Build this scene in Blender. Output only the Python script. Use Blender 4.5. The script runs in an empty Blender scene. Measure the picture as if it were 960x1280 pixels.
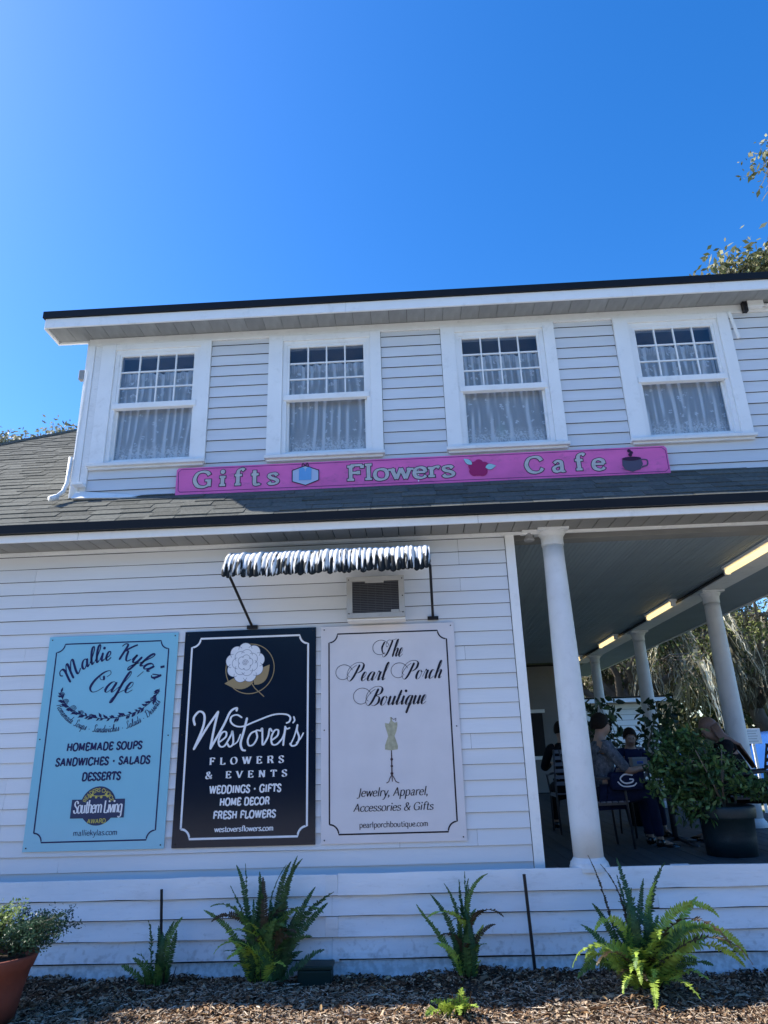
import bpy, bmesh, math, random
import numpy as np
from mathutils import Vector, Matrix
S = bpy.context.scene
COL = S.collection
R = math.radians
random.seed(7)
# ------------------------------------------------------------------ camera
cd = bpy.data.cameras.new('camera'); cam = bpy.data.objects.new('camera', cd); COL.objects.link(cam)
cd.sensor_fit = 'VERTICAL'; cd.sensor_height = 36.0; cd.sensor_width = 27.0; cd.lens = 36.0 * 860.4 / 1280.0
cd.clip_start = 0.05; cd.clip_end = 3000
def cam_matrix(yaw, pitch, roll):
    f = Vector((math.sin(yaw) * math.cos(pitch), math.cos(yaw) * math.cos(pitch), math.sin(pitch)))
    r = Vector((math.cos(yaw), -math.sin(yaw), 0)); d = f.cross(r)
    r2 = math.cos(roll) * r + math.sin(roll) * d; d2 = -math.sin(roll) * r + math.cos(roll) * d
    return Matrix(((r2.x, -d2.x, -f.x), (r2.y, -d2.y, -f.y), (r2.z, -d2.z, -f.z)))
cam.matrix_world = Matrix.Translation((0, -6.36, 1.65)) @ cam_matrix(R(-2.222), R(19.362), R(1.778)).to_4x4()
S.camera = cam
# ------------------------------------------------------------------ light
sun_dir = Vector((-1.04, 0.12, 1.0)).normalized()
W = bpy.data.worlds.new('World'); S.world = W; W.use_nodes = True
nt = W.node_tree; nt.nodes.clear()
wo = nt.nodes.new('ShaderNodeOutputWorld'); bg = nt.nodes.new('ShaderNodeBackground'); sk = nt.nodes.new('ShaderNodeTexSky')
sk.sky_type = 'NISHITA'; sk.sun_disc = False
sk.sun_elevation = math.asin(sun_dir.z); sk.sun_rotation = math.atan2(sun_dir.x, sun_dir.y)
sk.air_density = 1.0; sk.dust_density = 0.55; sk.ozone_density = 4.0; sk.altitude = 0
hs = nt.nodes.new('ShaderNodeHueSaturation'); hs.inputs['Saturation'].default_value = 1.33; hs.inputs['Hue'].default_value = 0.507
nt.links.new(sk.outputs[0], hs.inputs['Color']); nt.links.new(hs.outputs[0], bg.inputs[0]); nt.links.new(bg.outputs[0], wo.inputs[0])
bg.inputs[1].default_value = 0.15
sl = bpy.data.lights.new('sun', 'SUN'); sl.energy = 5.0; sl.angle = R(0.5); sl.color = (1.0, 0.93, 0.82)
so = bpy.data.objects.new('sun', sl); COL.objects.link(so); so.rotation_euler = sun_dir.to_track_quat('Z', 'Y').to_euler()
S.view_settings.view_transform = 'Standard'; S.view_settings.look = 'None'
S.view_settings.exposure = 1.0; S.view_settings.gamma = 1.0
S.view_settings.use_curve_mapping = False

# ------------------------------------------------------------------ materials
def mat(name, col, rough=0.6, spec=0.3, var=0.08, scale=6.0, dirt=0.0, dirtcol=(0.12, 0.11, 0.09), bump=0.0, bscale=60.0,
        stretch=(1, 1, 1), metal=0.0, objvar=0.0, attr=None, trans=0.0, coat=0.0, splash=0.0):
    m = bpy.data.materials.new(name); m.use_nodes = True; n = m.node_tree.nodes; l = m.node_tree.links
    b = n['Principled BSDF']; b.inputs['Roughness'].default_value = rough; b.inputs['Specular IOR Level'].default_value = spec
    b.inputs['Metallic'].default_value = metal
    tc = n.new('ShaderNodeTexCoord'); mp = n.new('ShaderNodeMapping'); mp.inputs['Scale'].default_value = stretch
    l.new(tc.outputs['Object'], mp.inputs[0])
    no = n.new('ShaderNodeTexNoise'); no.inputs['Scale'].default_value = scale; no.inputs['Detail'].default_value = 5
    l.new(mp.outputs[0], no.inputs['Vector'])
    mr = n.new('ShaderNodeMapRange'); mr.inputs[1].default_value = 0.25; mr.inputs[2].default_value = 0.75
    mr.inputs[3].default_value = 1 - var; mr.inputs[4].default_value = 1 + var
    l.new(no.outputs[0], mr.inputs[0])
    cur = mr.outputs[0]
    if objvar:
        oi = n.new('ShaderNodeObjectInfo'); m2 = n.new('ShaderNodeMapRange'); m2.inputs[3].default_value = 1 - objvar; m2.inputs[4].default_value = 1 + objvar
        l.new(oi.outputs['Random'], m2.inputs[0]); mm = n.new('ShaderNodeMath'); mm.operation = 'MULTIPLY'
        l.new(cur, mm.inputs[0]); l.new(m2.outputs[0], mm.inputs[1]); cur = mm.outputs[0]
    if attr:
        at = n.new('ShaderNodeAttribute'); at.attribute_name = attr; base = at.outputs['Color']
    else:
        rgb = n.new('ShaderNodeRGB'); rgb.outputs[0].default_value = (*col, 1); base = rgb.outputs[0]
    vm = n.new('ShaderNodeVectorMath'); vm.operation = 'SCALE'; l.new(base, vm.inputs[0]); l.new(cur, vm.inputs['Scale'])
    out = vm.outputs[0]
    if dirt:
        n2 = n.new('ShaderNodeTexNoise'); n2.inputs['Scale'].default_value = scale * 2.3; n2.inputs['Detail'].default_value = 8; n2.inputs['Roughness'].default_value = 0.7
        mp2 = n.new('ShaderNodeMapping'); mp2.inputs['Scale'].default_value = stretch; mp2.inputs['Location'].default_value = (3.3, 1.7, 9.1)
        l.new(tc.outputs['Object'], mp2.inputs[0]); l.new(mp2.outputs[0], n2.inputs['Vector'])
        r2 = n.new('ShaderNodeMapRange'); r2.inputs[1].default_value = 0.55; r2.inputs[2].default_value = 0.75; r2.inputs[3].default_value = 0; r2.inputs[4].default_value = dirt
        l.new(n2.outputs[0], r2.inputs[0]); mx = n.new('ShaderNodeMixRGB'); mx.inputs[2].default_value = (*dirtcol, 1)
        l.new(r2.outputs[0], mx.inputs[0]); l.new(out, mx.inputs[1]); out = mx.outputs[0]
    if splash:
        sp_ = n.new('ShaderNodeSeparateXYZ'); l.new(tc.outputs['Object'], sp_.inputs[0]); n4 = n.new('ShaderNodeTexNoise'); n4.inputs['Scale'].default_value = 22; n4.inputs['Detail'].default_value = 8; l.new(tc.outputs['Object'], n4.inputs['Vector'])
        z4 = n.new('ShaderNodeMapRange'); z4.inputs[1].default_value = 0.0; z4.inputs[2].default_value = 0.42; z4.inputs[3].default_value = 0.22; z4.inputs[4].default_value = -0.12; l.new(sp_.outputs[2], z4.inputs[0])
        a4 = n.new('ShaderNodeMath'); a4.operation = 'ADD'; l.new(n4.outputs[0], a4.inputs[0]); l.new(z4.outputs[0], a4.inputs[1]); r4 = n.new('ShaderNodeMapRange'); r4.inputs[1].default_value = 0.56; r4.inputs[2].default_value = 0.74; r4.inputs[4].default_value = splash; l.new(a4.outputs[0], r4.inputs[0])
        m4 = n.new('ShaderNodeMixRGB'); m4.inputs[2].default_value = (0.16, 0.12, 0.085, 1); l.new(r4.outputs[0], m4.inputs[0]); l.new(out, m4.inputs[1]); out = m4.outputs[0]
    l.new(out, b.inputs['Base Color'])
    if bump:
        n3 = n.new('ShaderNodeTexNoise'); n3.inputs['Scale'].default_value = bscale; n3.inputs['Detail'].default_value = 6
        l.new(mp.outputs[0], n3.inputs['Vector']); bp = n.new('ShaderNodeBump'); bp.inputs['Strength'].default_value = bump; bp.inputs['Distance'].default_value = 0.01
        l.new(n3.outputs[0], bp.inputs['Height']); l.new(bp.outputs[0], b.inputs['Normal'])
    if coat: b.inputs['Coat Weight'].default_value = coat; b.inputs['Coat Roughness'].default_value = 0.05
    if trans:
        tr = n.new('ShaderNodeBsdfTranslucent'); ms = n.new('ShaderNodeMixShader'); ms.inputs[0].default_value = trans
        l.new(out, tr.inputs['Color']); o = n['Material Output']; l.new(b.outputs[0], ms.inputs[1]); l.new(tr.outputs[0], ms.inputs[2]); l.new(ms.outputs[0], o.inputs[0])
    return m
def flat(name, col, rough=0.45, spec=0.3, coat=0.0):
    return mat(name, col, rough=rough, spec=spec, var=0.04, scale=9, coat=coat)

WHITE = mat('white_trim_paint', (0.86, 0.86, 0.85), 0.5, 0.3, 0.04, 3, dirt=0.28, dirtcol=(0.42, 0.42, 0.40), bump=0.12, bscale=25)
OLDWHITE = mat('weathered_white_paint', (0.80, 0.80, 0.79), 0.6, 0.25, 0.06, 4, dirt=0.4, dirtcol=(0.38, 0.38, 0.36), bump=0.25, bscale=30, stretch=(1, 1, 2))
VINYL = mat('vinyl_siding', (0.74, 0.75, 0.77), 0.5, 0.3, 0.045, 1.3, dirt=0.1, dirtcol=(0.40, 0.41, 0.42), bump=0.10, bscale=14, stretch=(0.5, 1, 4), objvar=0.03)
CLAP = mat('clapboard_paint', (0.70, 0.71, 0.73), 0.55, 0.3, 0.05, 3, dirt=0.12, dirtcol=(0.40, 0.40, 0.40), bump=0.12, bscale=20, stretch=(0.6, 1, 4), objvar=0.035)
SKIRT = mat('skirting_paint', (0.82, 0.83, 0.85), 0.55, 0.3, 0.08, 2.2, dirt=0.35, dirtcol=(0.34, 0.35, 0.34), bump=0.3, bscale=18, stretch=(0.7, 1, 3), objvar=0.04, splash=0.3)
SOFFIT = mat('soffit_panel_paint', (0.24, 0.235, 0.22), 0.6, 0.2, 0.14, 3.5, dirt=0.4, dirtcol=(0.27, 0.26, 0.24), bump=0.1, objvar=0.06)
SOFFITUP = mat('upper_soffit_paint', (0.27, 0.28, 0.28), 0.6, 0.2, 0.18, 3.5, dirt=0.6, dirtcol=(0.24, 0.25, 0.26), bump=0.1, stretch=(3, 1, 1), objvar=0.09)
SHINGLE = mat('asphalt_shingle', (0.118, 0.121, 0.108), 0.92, 0.1, 0.22, 30, dirt=0.3, dirtcol=(0.07, 0.08, 0.075), bump=0.6, bscale=180, objvar=0.2)
BLACK = mat('black_drip_edge', (0.012, 0.012, 0.014), 0.5, 0.2)
BLACKMETAL = mat('black_metal', (0.014, 0.013, 0.015), 0.5, 0.3, dirt=0.3, dirtcol=(0.06, 0.03, 0.02))
GAPBLACK = mat('shadow_gap_black', (0.03, 0.03, 0.033), 0.9, 0.1)  # near black backing, so gaps between siding laps read as shadow lines
CEIL = mat('porch_ceiling_paint', (0.24, 0.29, 0.32), 0.55, 0.3, 0.08, 2, bump=0.08, objvar=0.04)
DECK = mat('deck_floor_paint', (0.055, 0.062, 0.065), 0.6, 0.3, 0.25, 6, dirt=0.5, dirtcol=(0.04, 0.04, 0.04), objvar=0.2)
COLM = mat('column_paint', (0.70, 0.71, 0.72), 0.5, 0.3, 0.07, 5, dirt=0.3, dirtcol=(0.42, 0.43, 0.43), bump=0.12, bscale=30)
BARK = mat('oak_bark', (0.20, 0.17, 0.14), 0.9, 0.1, 0.35, 4, dirt=0.5, dirtcol=(0.07, 0.06, 0.05), bump=0.9, bscale=20, stretch=(1, 1, 0.3))
LEAF = mat('oak_leaf', (0.1, 0.12, 0.05), 0.55, 0.3, 0.1, attr='Col', trans=0.25)
MOSS = mat('spanish_moss', (0.3, 0.28, 0.22), 0.95, 0.05, 0.25, 3, attr='Col', trans=0.5)
FERN = mat('fern_green', (0.06, 0.13, 0.03), 0.45, 0.35, 0.2, 9, attr='Col', trans=0.3)
MULCH = mat('mulch_chip', (0.1, 0.08, 0.06), 0.9, 0.1, 0.15, attr='Col')
SOIL = mat('mulch_soil', (0.075, 0.06, 0.047), 0.95, 0.05, 0.4, 14, dirt=0.5, dirtcol=(0.03, 0.024, 0.02), bump=0.8, bscale=60)
GRASS = mat('lawn_grass', (0.06, 0.09, 0.03), 0.9, 0.1, 0.4, 1.5, dirt=0.6, dirtcol=(0.14, 0.12, 0.07), bump=0.5, bscale=30)
CONC = mat('concrete_walk', (0.46, 0.45, 0.42), 0.85, 0.1, 0.12, 2, dirt=0.4, dirtcol=(0.22, 0.21, 0.19), bump=0.3)
ASPH = mat('light_worn_concrete', (0.36, 0.35, 0.33), 0.9, 0.1, 0.2, 4, bump=0.4)
TERRA = mat('terracotta', (0.17, 0.055, 0.04), 0.75, 0.2, 0.2, 5, dirt=0.3, dirtcol=(0.10, 0.05, 0.04), bump=0.15)
POTG = mat('green_glazed_pot', (0.010, 0.022, 0.026), 0.5, 0.4, 0.25, 4, dirt=0.5, dirtcol=(0.05, 0.07, 0.075), bump=0.15)
GREENBOX = mat('dark_green_plastic', (0.010, 0.03, 0.024), 0.5, 0.3)

def glass_mat():
    m = bpy.data.materials.new('window_glass'); m.use_nodes = True; n = m.node_tree.nodes; l = m.node_tree.links
    n.remove(n['Principled BSDF']); g = n.new('ShaderNodeBsdfGlossy'); g.inputs['Roughness'].default_value = 0.03; g.inputs['Color'].default_value = (0.95, 0.97, 1, 1)
    t = n.new('ShaderNodeBsdfTransparent'); t.inputs[0].default_value = (0.97, 0.98, 0.985, 1)
    fr = n.new('ShaderNodeFresnel'); fr.inputs[0].default_value = 1.38
    no = n.new('ShaderNodeTexNoise'); no.inputs['Scale'].default_value = 2.0; bp = n.new('ShaderNodeBump'); bp.inputs['Strength'].default_value = 0.08; bp.inputs['Distance'].default_value = 0.02
    l.new(no.outputs[0], bp.inputs['Height']); l.new(bp.outputs[0], g.inputs['Normal'])
    mx = n.new('ShaderNodeMixShader'); l.new(fr.outputs[0], mx.inputs[0]); l.new(t.outputs[0], mx.inputs[1]); l.new(g.outputs[0], mx.inputs[2])
    l.new(mx.outputs[0], n['Material Output'].inputs[0]); return m
GLASS = glass_mat()
def lace_mat():
    m = bpy.data.materials.new('lace_fabric'); m.use_nodes = True; n = m.node_tree.nodes; l = m.node_tree.links
    b = n['Principled BSDF']; b.inputs['Base Color'].default_value = (0.95, 0.95, 0.96, 1); b.inputs['Roughness'].default_value = 0.9
    uv = n.new('ShaderNodeUVMap'); uv.uv_map = 'UVMap'
    sep = n.new('ShaderNodeSeparateXYZ'); l.new(uv.outputs[0], sep.inputs[0])
    vo = n.new('ShaderNodeTexVoronoi'); vo.inputs['Scale'].default_value = 11; l.new(uv.outputs[0], vo.inputs['Vector'])
    vo2 = n.new('ShaderNodeTexVoronoi'); vo2.inputs['Scale'].default_value = 55; l.new(uv.outputs[0], vo2.inputs['Vector'])
    def mr(src, a, bb, c, d):
        x = n.new('ShaderNodeMapRange'); x.inputs[1].default_value = a; x.inputs[2].default_value = bb; x.inputs[3].default_value = c; x.inputs[4].default_value = d; l.new(src, x.inputs[0]); return x.outputs[0]
    def ma(op, a, bb):
        x = n.new('ShaderNodeMath'); x.operation = op
        for i, v in enumerate((a, bb)):
            if isinstance(v, float): x.inputs[i].default_value = v
            else: l.new(v, x.inputs[i])
        return x.outputs[0]
    spots = ma('MULTIPLY', mr(vo.outputs[0], 0.30, 0.24, 0, 1), mr(vo2.outputs[0], 0.62, 0.4, 0, 1))
    border = mr(sep.outputs[1], 0.22, 0.02, 0, 1)
    bl = ma('MULTIPLY', border, mr(vo2.outputs[0], 0.7, 0.3, 0.2, 1.3))
    at = n.new('ShaderNodeAttribute'); at.attribute_name = 'fold'
    a = ma('ADD', ma('MULTIPLY', spots, 0.6), ma('MULTIPLY', bl, 0.55))
    a = ma('ADD', a, mr(at.outputs['Fac'], 0, 1, 0.52, 1.0)); a = ma('MINIMUM', a, 0.95)
    t = n.new('ShaderNodeBsdfTransparent'); mx = n.new('ShaderNodeMixShader'); l.new(a, mx.inputs[0]); l.new(t.outputs[0], mx.inputs[1]); l.new(b.outputs[0], mx.inputs[2])
    l.new(mx.outputs[0], n['Material Output'].inputs[0]); return m
LACE = lace_mat()
def awning_mat():
    m = mat('stained_awning_fabric', (0.8, 0.8, 0.78), 0.8, 0.2); n = m.node_tree.nodes; l = m.node_tree.links; b = n['Principled BSDF']
    tc = n.new('ShaderNodeTexCoord'); mp = n.new('ShaderNodeMapping'); mp.inputs['Scale'].default_value = (45, 5, 7); l.new(tc.outputs['Object'], mp.inputs[0])
    no = n.new('ShaderNodeTexNoise'); no.inputs['Scale'].default_value = 1.0; no.inputs['Detail'].default_value = 6; l.new(mp.outputs[0], no.inputs['Vector'])
    sep = n.new('ShaderNodeSeparateXYZ'); l.new(tc.outputs['Object'], sep.inputs[0])
    mr = n.new('ShaderNodeMapRange'); mr.inputs[1].default_value = 3.12; mr.inputs[2].default_value = 3.33; mr.inputs[3].default_value = 0.17; mr.inputs[4].default_value = -0.10; l.new(sep.outputs[2], mr.inputs[0])
    ad = n.new('ShaderNodeMath'); ad.operation = 'ADD'; l.new(no.outputs[0], ad.inputs[0]); l.new(mr.outputs[0], ad.inputs[1])
    r2 = n.new('ShaderNodeMapRange'); r2.inputs[1].default_value = 0.485; r2.inputs[2].default_value = 0.56; l.new(ad.outputs[0], r2.inputs[0])
    mx = n.new('ShaderNodeMixRGB'); mx.inputs[1].default_value = (0.76, 0.75, 0.71, 1); mx.inputs[2].default_value = (0.014, 0.018, 0.02, 1)
    l.new(r2.outputs[0], mx.inputs[0]); l.new(mx.outputs[0], b.inputs['Base Color']); return m
AWN = awning_mat()
def lamp_mat():
    m = bpy.data.materials.new('lit_lamp_tube'); m.use_nodes = True; b = m.node_tree.nodes['Principled BSDF']
    b.inputs['Emission Color'].default_value = (1.0, 0.74, 0.34, 1); b.inputs['Emission Strength'].default_value = 0.8; b.inputs['Base Color'].default_value = (0.8, 0.75, 0.6, 1); return m
LAMP = lamp_mat()

# ------------------------------------------------------------------ mesh helpers
class MB:
    def __init__(s): s.v = []; s.f = []; s.c = []
    def add(s, vs, fs):
        o = len(s.v); s.v.extend([tuple(p) for p in vs]); s.f.extend([tuple(i + o for i in f) for f in fs]); return o
    def box(s, x0, x1, y0, y1, z0, z1):
        s.add([(x0,y0,z0),(x1,y0,z0),(x1,y1,z0),(x0,y1,z0),(x0,y0,z1),(x1,y0,z1),(x1,y1,z1),(x0,y1,z1)],
              [(0,3,2,1),(4,5,6,7),(0,1,5,4),(1,2,6,5),(2,3,7,6),(3,0,4,7)]); return s
    def prism(s, poly, axis, a, b):
        # poly: list of 2-D points; axis 0 -> (y,z), 1 -> (x,z), 2 -> (x,y)
        def P(p, t): return (t, p[0], p[1]) if axis == 0 else (p[0], t, p[1]) if axis == 1 else (p[0], p[1], t)
        n = len(poly); s.add([P(p, a) for p in poly] + [P(p, b) for p in poly],
              [tuple(range(n)), tuple(range(2 * n - 1, n - 1, -1))] + [(i, i + n, (i + 1) % n + n, (i + 1) % n) for i in range(n)]); return s
    def tube(s, pts, rads, n=8, cap=True):
        pts = [Vector(p) for p in pts]
        if not isinstance(rads, (list, tuple)): rads = [rads] * len(pts)
        o = len(s.v); up = Vector((0.13, 0.97, 0.2))
        for i, p in enumerate(pts):
            t = (pts[min(i + 1, len(pts) - 1)] - pts[max(i - 1, 0)]).normalized()
            a = t.cross(up)
            if a.length < 1e-3: a = t.cross(Vector((1, 0, 0)))
            a.normalize(); b = t.cross(a)
            for k in range(n):
                an = 2 * math.pi * k / n; s.v.append(tuple(p + (a * math.cos(an) + b * math.sin(an)) * rads[i]))
        for i in range(len(pts) - 1):
            for k in range(n):
                k2 = (k + 1) % n; s.f.append((o + i*n + k, o + i*n + k2, o + (i+1)*n + k2, o + (i+1)*n + k))
        if cap:
            s.f.append(tuple(o + k for k in range(n))[::-1]); s.f.append(tuple(o + (len(pts)-1)*n + k for k in range(n)))
        return s
    def lathe(s, prof, c=(0, 0, 0), n=24):
        o = len(s.v)
        for r, z in prof:
            for k in range(n):
                a = 2 * math.pi * k / n; s.v.append((c[0] + r * math.cos(a), c[1] + r * math.sin(a), c[2] + z))
        for i in range(len(prof) - 1):
            for k in range(n):
                k2 = (k + 1) % n; s.f.append((o + i*n + k, o + i*n + k2, o + (i+1)*n + k2, o + (i+1)*n + k))
        s.f.append(tuple(o + k for k in range(n))[::-1]); s.f.append(tuple(o + (len(prof)-1)*n + k for k in range(n))); return s
    def ball(s, c, r, n=10, m=7, sc=(1, 1, 1)):
        o = len(s.v)
        for i in range(m + 1):
            ph = math.pi * i / m
            for k in range(n):
                a = 2 * math.pi * k / n
                s.v.append((c[0] + r*sc[0]*math.sin(ph)*math.cos(a), c[1] + r*sc[1]*math.sin(ph)*math.sin(a), c[2] - r*sc[2]*math.cos(ph)))
        for i in range(m):
            for k in range(n):
                k2 = (k + 1) % n; s.f.append((o+i*n+k, o+i*n+k2, o+(i+1)*n+k2, o+(i+1)*n+k))
        return s
    def mesh(s, name, m, smooth=False, cols=None):
        me = bpy.data.meshes.new(name); me.from_pydata(s.v, [], s.f); me.materials.append(m)
        if smooth: me.polygons.foreach_set('use_smooth', [True] * len(me.polygons))
        if cols is not None: set_cols(me, cols)
        me.update(); return me
def set_cols(me, cols):
    ca = me.color_attributes.new('Col', 'FLOAT_COLOR', 'POINT'); a = np.ones((len(me.vertices), 4), dtype=np.float32); a[:, :3] = cols; ca.data.foreach_set('color', a.ravel())
def np_mesh(name, V, F, m, cols=None, smooth=False):
    """V (n,3), F (k,4) or (k,3)"""
    me = bpy.data.meshes.new(name); V = np.asarray(V, dtype=np.float32); F = np.asarray(F, dtype=np.int32); k = F.shape[1]
    me.vertices.add(len(V)); me.vertices.foreach_set('co', V.ravel()); me.loops.add(F.size); me.loops.foreach_set('vertex_index', F.ravel())
    me.polygons.add(len(F)); me.polygons.foreach_set('loop_start', np.arange(0, F.size, k, dtype=np.int32)); me.update(calc_edges=True)
    me.materials.append(m)
    if smooth: me.polygons.foreach_set('use_smooth', [True] * len(F))
    if cols is not None: set_cols(me, cols)
    return me
def link(name, me, parent=None, label=None, cat=None, group=None, kind=None):
    o = bpy.data.objects.new(name, me); COL.objects.link(o)
    if parent is not None: o.parent = parent
    if label: o['label'] = label
    if cat: o['category'] = cat
    if group: o['group'] = group
    if kind: o['kind'] = kind
    return o
def ob(name, mb, m, parent=None, smooth=False, bev=0.0, **k):
    o = link(name, mb.mesh(name, m, smooth), parent, **k)
    if bev:
        md = o.modifiers.new('bevel', 'BEVEL'); md.width = bev; md.segments = 2; md.limit_method = 'ANGLE'
    return o
def thing(name, label, cat, loc=(0, 0, 0), group=None, rz=0):
    o = bpy.data.objects.new(name, None); COL.objects.link(o); o.location = loc; o.rotation_euler = (0, 0, rz); o['label'] = label; o['category'] = cat
    if group: o['group'] = group
    o.empty_display_size = 0.1
    return o
def bx(name, x0, x1, y0, y1, z0, z1, m, parent=None, bev=0.0, **k): return ob(name, MB().box(x0, x1, y0, y1, z0, z1), m, parent, bev=bev, **k)

# ------------------------------------------------------------------ ground
def hgt(x, y):
    h = 0.035 + 0.02 * np.sin(x * 1.7 + 0.4) * np.cos(y * 2.1) + 0.012 * np.sin(x * 5.3 + y * 3.7) + 0.008 * np.sin(x * 13.1 - y * 9.7)
    h = h + 0.05 * np.exp(-((x + 1.3) ** 2 + (y + 0.5) ** 2) / 0.12) + 0.05 * np.exp(-((x - 1.4) ** 2 + (y + 0.75) ** 2) / 0.15) + 0.035 * np.exp(-((x - 0.3) ** 2 + (y + 0.45) ** 2) / 0.06)
    h = h + 0.04 * np.exp(-((x + 2.0) ** 2 + (y + 0.6) ** 2) / 0.15)
    return h * np.clip((y + 1.9) / 0.5, 0, 1) * np.clip((6 - np.abs(x)) / 0.5, 0, 1) * (y < 0.2)
def grid(xs, ys, z0, mat_, name):
    X, Y = np.meshgrid(xs, ys); Z = hgt(X, Y) + z0; V = np.stack([X.ravel(), Y.ravel(), Z.ravel()], 1); nx = len(xs); ny = len(ys)
    i, j = np.meshgrid(np.arange(nx - 1), np.arange(ny - 1)); a = (j * nx + i).ravel(); F = np.stack([a, a + 1, a + nx + 1, a + nx], 1)
    return np_mesh(name, V, F, mat_, smooth=True)
far = np.array([30, 60, 120, 300, 900.0])
xs = np.concatenate([-far[::-1], np.arange(-20, 20.1, 2), far]); ys = np.concatenate([-far[::-1], np.arange(-20, 20.1, 2), far])
X, Y = np.meshgrid(xs, ys); V = np.stack([X.ravel(), Y.ravel(), np.full(X.size, -0.03)], 1); nx = len(xs)
i, j = np.meshgrid(np.arange(nx - 1), np.arange(len(ys) - 1)); a = (j * nx + i).ravel()
link('ground', np_mesh('ground', V, np.stack([a, a + 1, a + nx + 1, a + nx], 1), GRASS), kind='structure')
link('mulch_bed', grid(np.arange(-6, 6.01, 0.05), np.arange(-2.0, -0.05, 0.05), -0.012, SOIL, 'mulch_bed'), kind='structure')
bx('sidewalk', -30, 30, -3.9, -2.02, -0.3, 0.0, CONC, kind='structure')
bx('parking_lot', -40, 40, -16, -3.95, -0.3, -0.02, ASPH, kind='structure')
bx('driveway', 9, 40, 9, 15, -0.3, -0.02, ASPH, kind='structure')
# mulch chips
def chips(N, seed, straw=False):
    r = np.random.default_rng(seed)
    x = r.uniform(-3.9, 3.9, N); y = -0.13 - 1.65 * r.uniform(0, 1, N)
    if straw: y = -0.50 - 1.25 * r.uniform(0, 1, N) - 0.12 * np.sin(x * 2.3 + 1) - 0.06 * np.sin(x * 6.1)  # straw kept to the sunlit strip, its pale colour strengthening the sunlight there
    z = hgt(x, y) + r.uniform(-0.004, 0.016, N)
    L = r.uniform(0.014, 0.048, N) * (1.7 if straw else 1); sz = np.where(r.uniform(0, 1, N) < 0.08, 1.9, 1.0) * r.uniform(0.5, 1.2, N); L = L * sz; w = r.uniform(0.006, 0.017, N) * sz * (0.35 if straw else 1); t = w * 0.45
    an = r.uniform(0, 2 * np.pi, N); pt = r.normal(0, 0.35 if not straw else 0.2, N); ro = r.normal(0, 0.5, N)
    u = np.stack([np.cos(an) * np.cos(pt), np.sin(an) * np.cos(pt), np.sin(pt)], 1)
    v = np.stack([-np.sin(an), np.cos(an), np.zeros(N)], 1); n_ = np.cross(u, v)
    v2 = v * np.cos(ro)[:, None] + n_ * np.sin(ro)[:, None]; n2 = np.cross(u, v2); c = np.stack([x, y, z], 1)
    P = []
    for su, sv, sn in ((-1, -1, 0), (-1, 1, 0), (1, 0.6, 0), (1, -0.8, 0), (-.6, 0, 1), (.6, 0, 1)):
        P.append(c + u * (L * su / 2)[:, None] + v2 * (w * sv / 2)[:, None] + n2 * (t * sn)[:, None])
    V = np.stack(P, 1).reshape(-1, 3); b = np.arange(N)[:, None] * 6
    F = np.concatenate([b + np.array([[0, 3, 5, 4]]), b + np.array([[3, 2, 2 + 3, 5]])[:, [0, 1, 2, 2]][:, [0, 1, 2, 3]] if False else b + np.array([[1, 4, 5, 2]])])
    tone = r.uniform(0, 1, N)
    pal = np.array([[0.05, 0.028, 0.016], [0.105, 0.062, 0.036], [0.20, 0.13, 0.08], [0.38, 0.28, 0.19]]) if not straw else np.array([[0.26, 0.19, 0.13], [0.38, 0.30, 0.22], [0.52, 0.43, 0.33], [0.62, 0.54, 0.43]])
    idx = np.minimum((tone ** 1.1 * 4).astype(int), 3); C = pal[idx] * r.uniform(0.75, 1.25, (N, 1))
    return V, F, np.repeat(C, 6, 0)
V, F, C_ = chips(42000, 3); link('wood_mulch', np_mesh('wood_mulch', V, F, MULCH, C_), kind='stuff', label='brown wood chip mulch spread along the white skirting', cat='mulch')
V, F, C_ = chips(22000, 5, True); link('sunlit_straw_litter', np_mesh('sunlit_straw_litter', V, F, MULCH, C_), kind='stuff', label='dry straw and leaf litter, paler to brighten the sunlit front of the mulch', cat='litter')

def dry_leaves(N, seed):
    r = np.random.default_rng(seed); x = r.uniform(-3.8, 3.8, N); y = -0.16 - 1.5 * r.uniform(0, 1, N) ** 0.8; z = hgt(x, y) + 0.018; a = r.uniform(0, 6.28, N); L = r.uniform(0.025, 0.06, N)
    u = np.stack([np.cos(a), np.sin(a), r.normal(0, .3, N)], 1); v = np.stack([-np.sin(a), np.cos(a), r.normal(0, .3, N)], 1); c = np.stack([x, y, z], 1); P = []
    for t, w, h in ((0, 0, 0), (.3, .2, .12), (.7, .17, .1), (1, 0, .02), (.7, -.17, .14), (.3, -.2, .1), (.5, 0, -.02)): P.append(c + u * (L * t)[:, None] + v * (L * w)[:, None] + np.array([0, 0, 1]) * (L * h)[:, None])
    V = np.stack(P, 1).reshape(-1, 3); b = np.arange(N)[:, None] * 7; F = np.concatenate([b + np.array([q]) for q in ([0, 1, 6], [1, 2, 6], [2, 3, 6], [3, 4, 6], [4, 5, 6], [5, 0, 6])])
    C = np.array([[0.22, 0.13, 0.06], [0.33, 0.22, 0.11], [0.12, 0.07, 0.04], [0.42, 0.33, 0.2]])[r.integers(0, 4, N)]; return V, F, np.repeat(C, 7, 0)
V, F, C_ = dry_leaves(520, 8); link('dry_leaves', np_mesh('dry_leaves', V, F, MULCH, C_), kind='stuff', label='dry tan oak leaves scattered over the mulch', cat='leaves')
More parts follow.
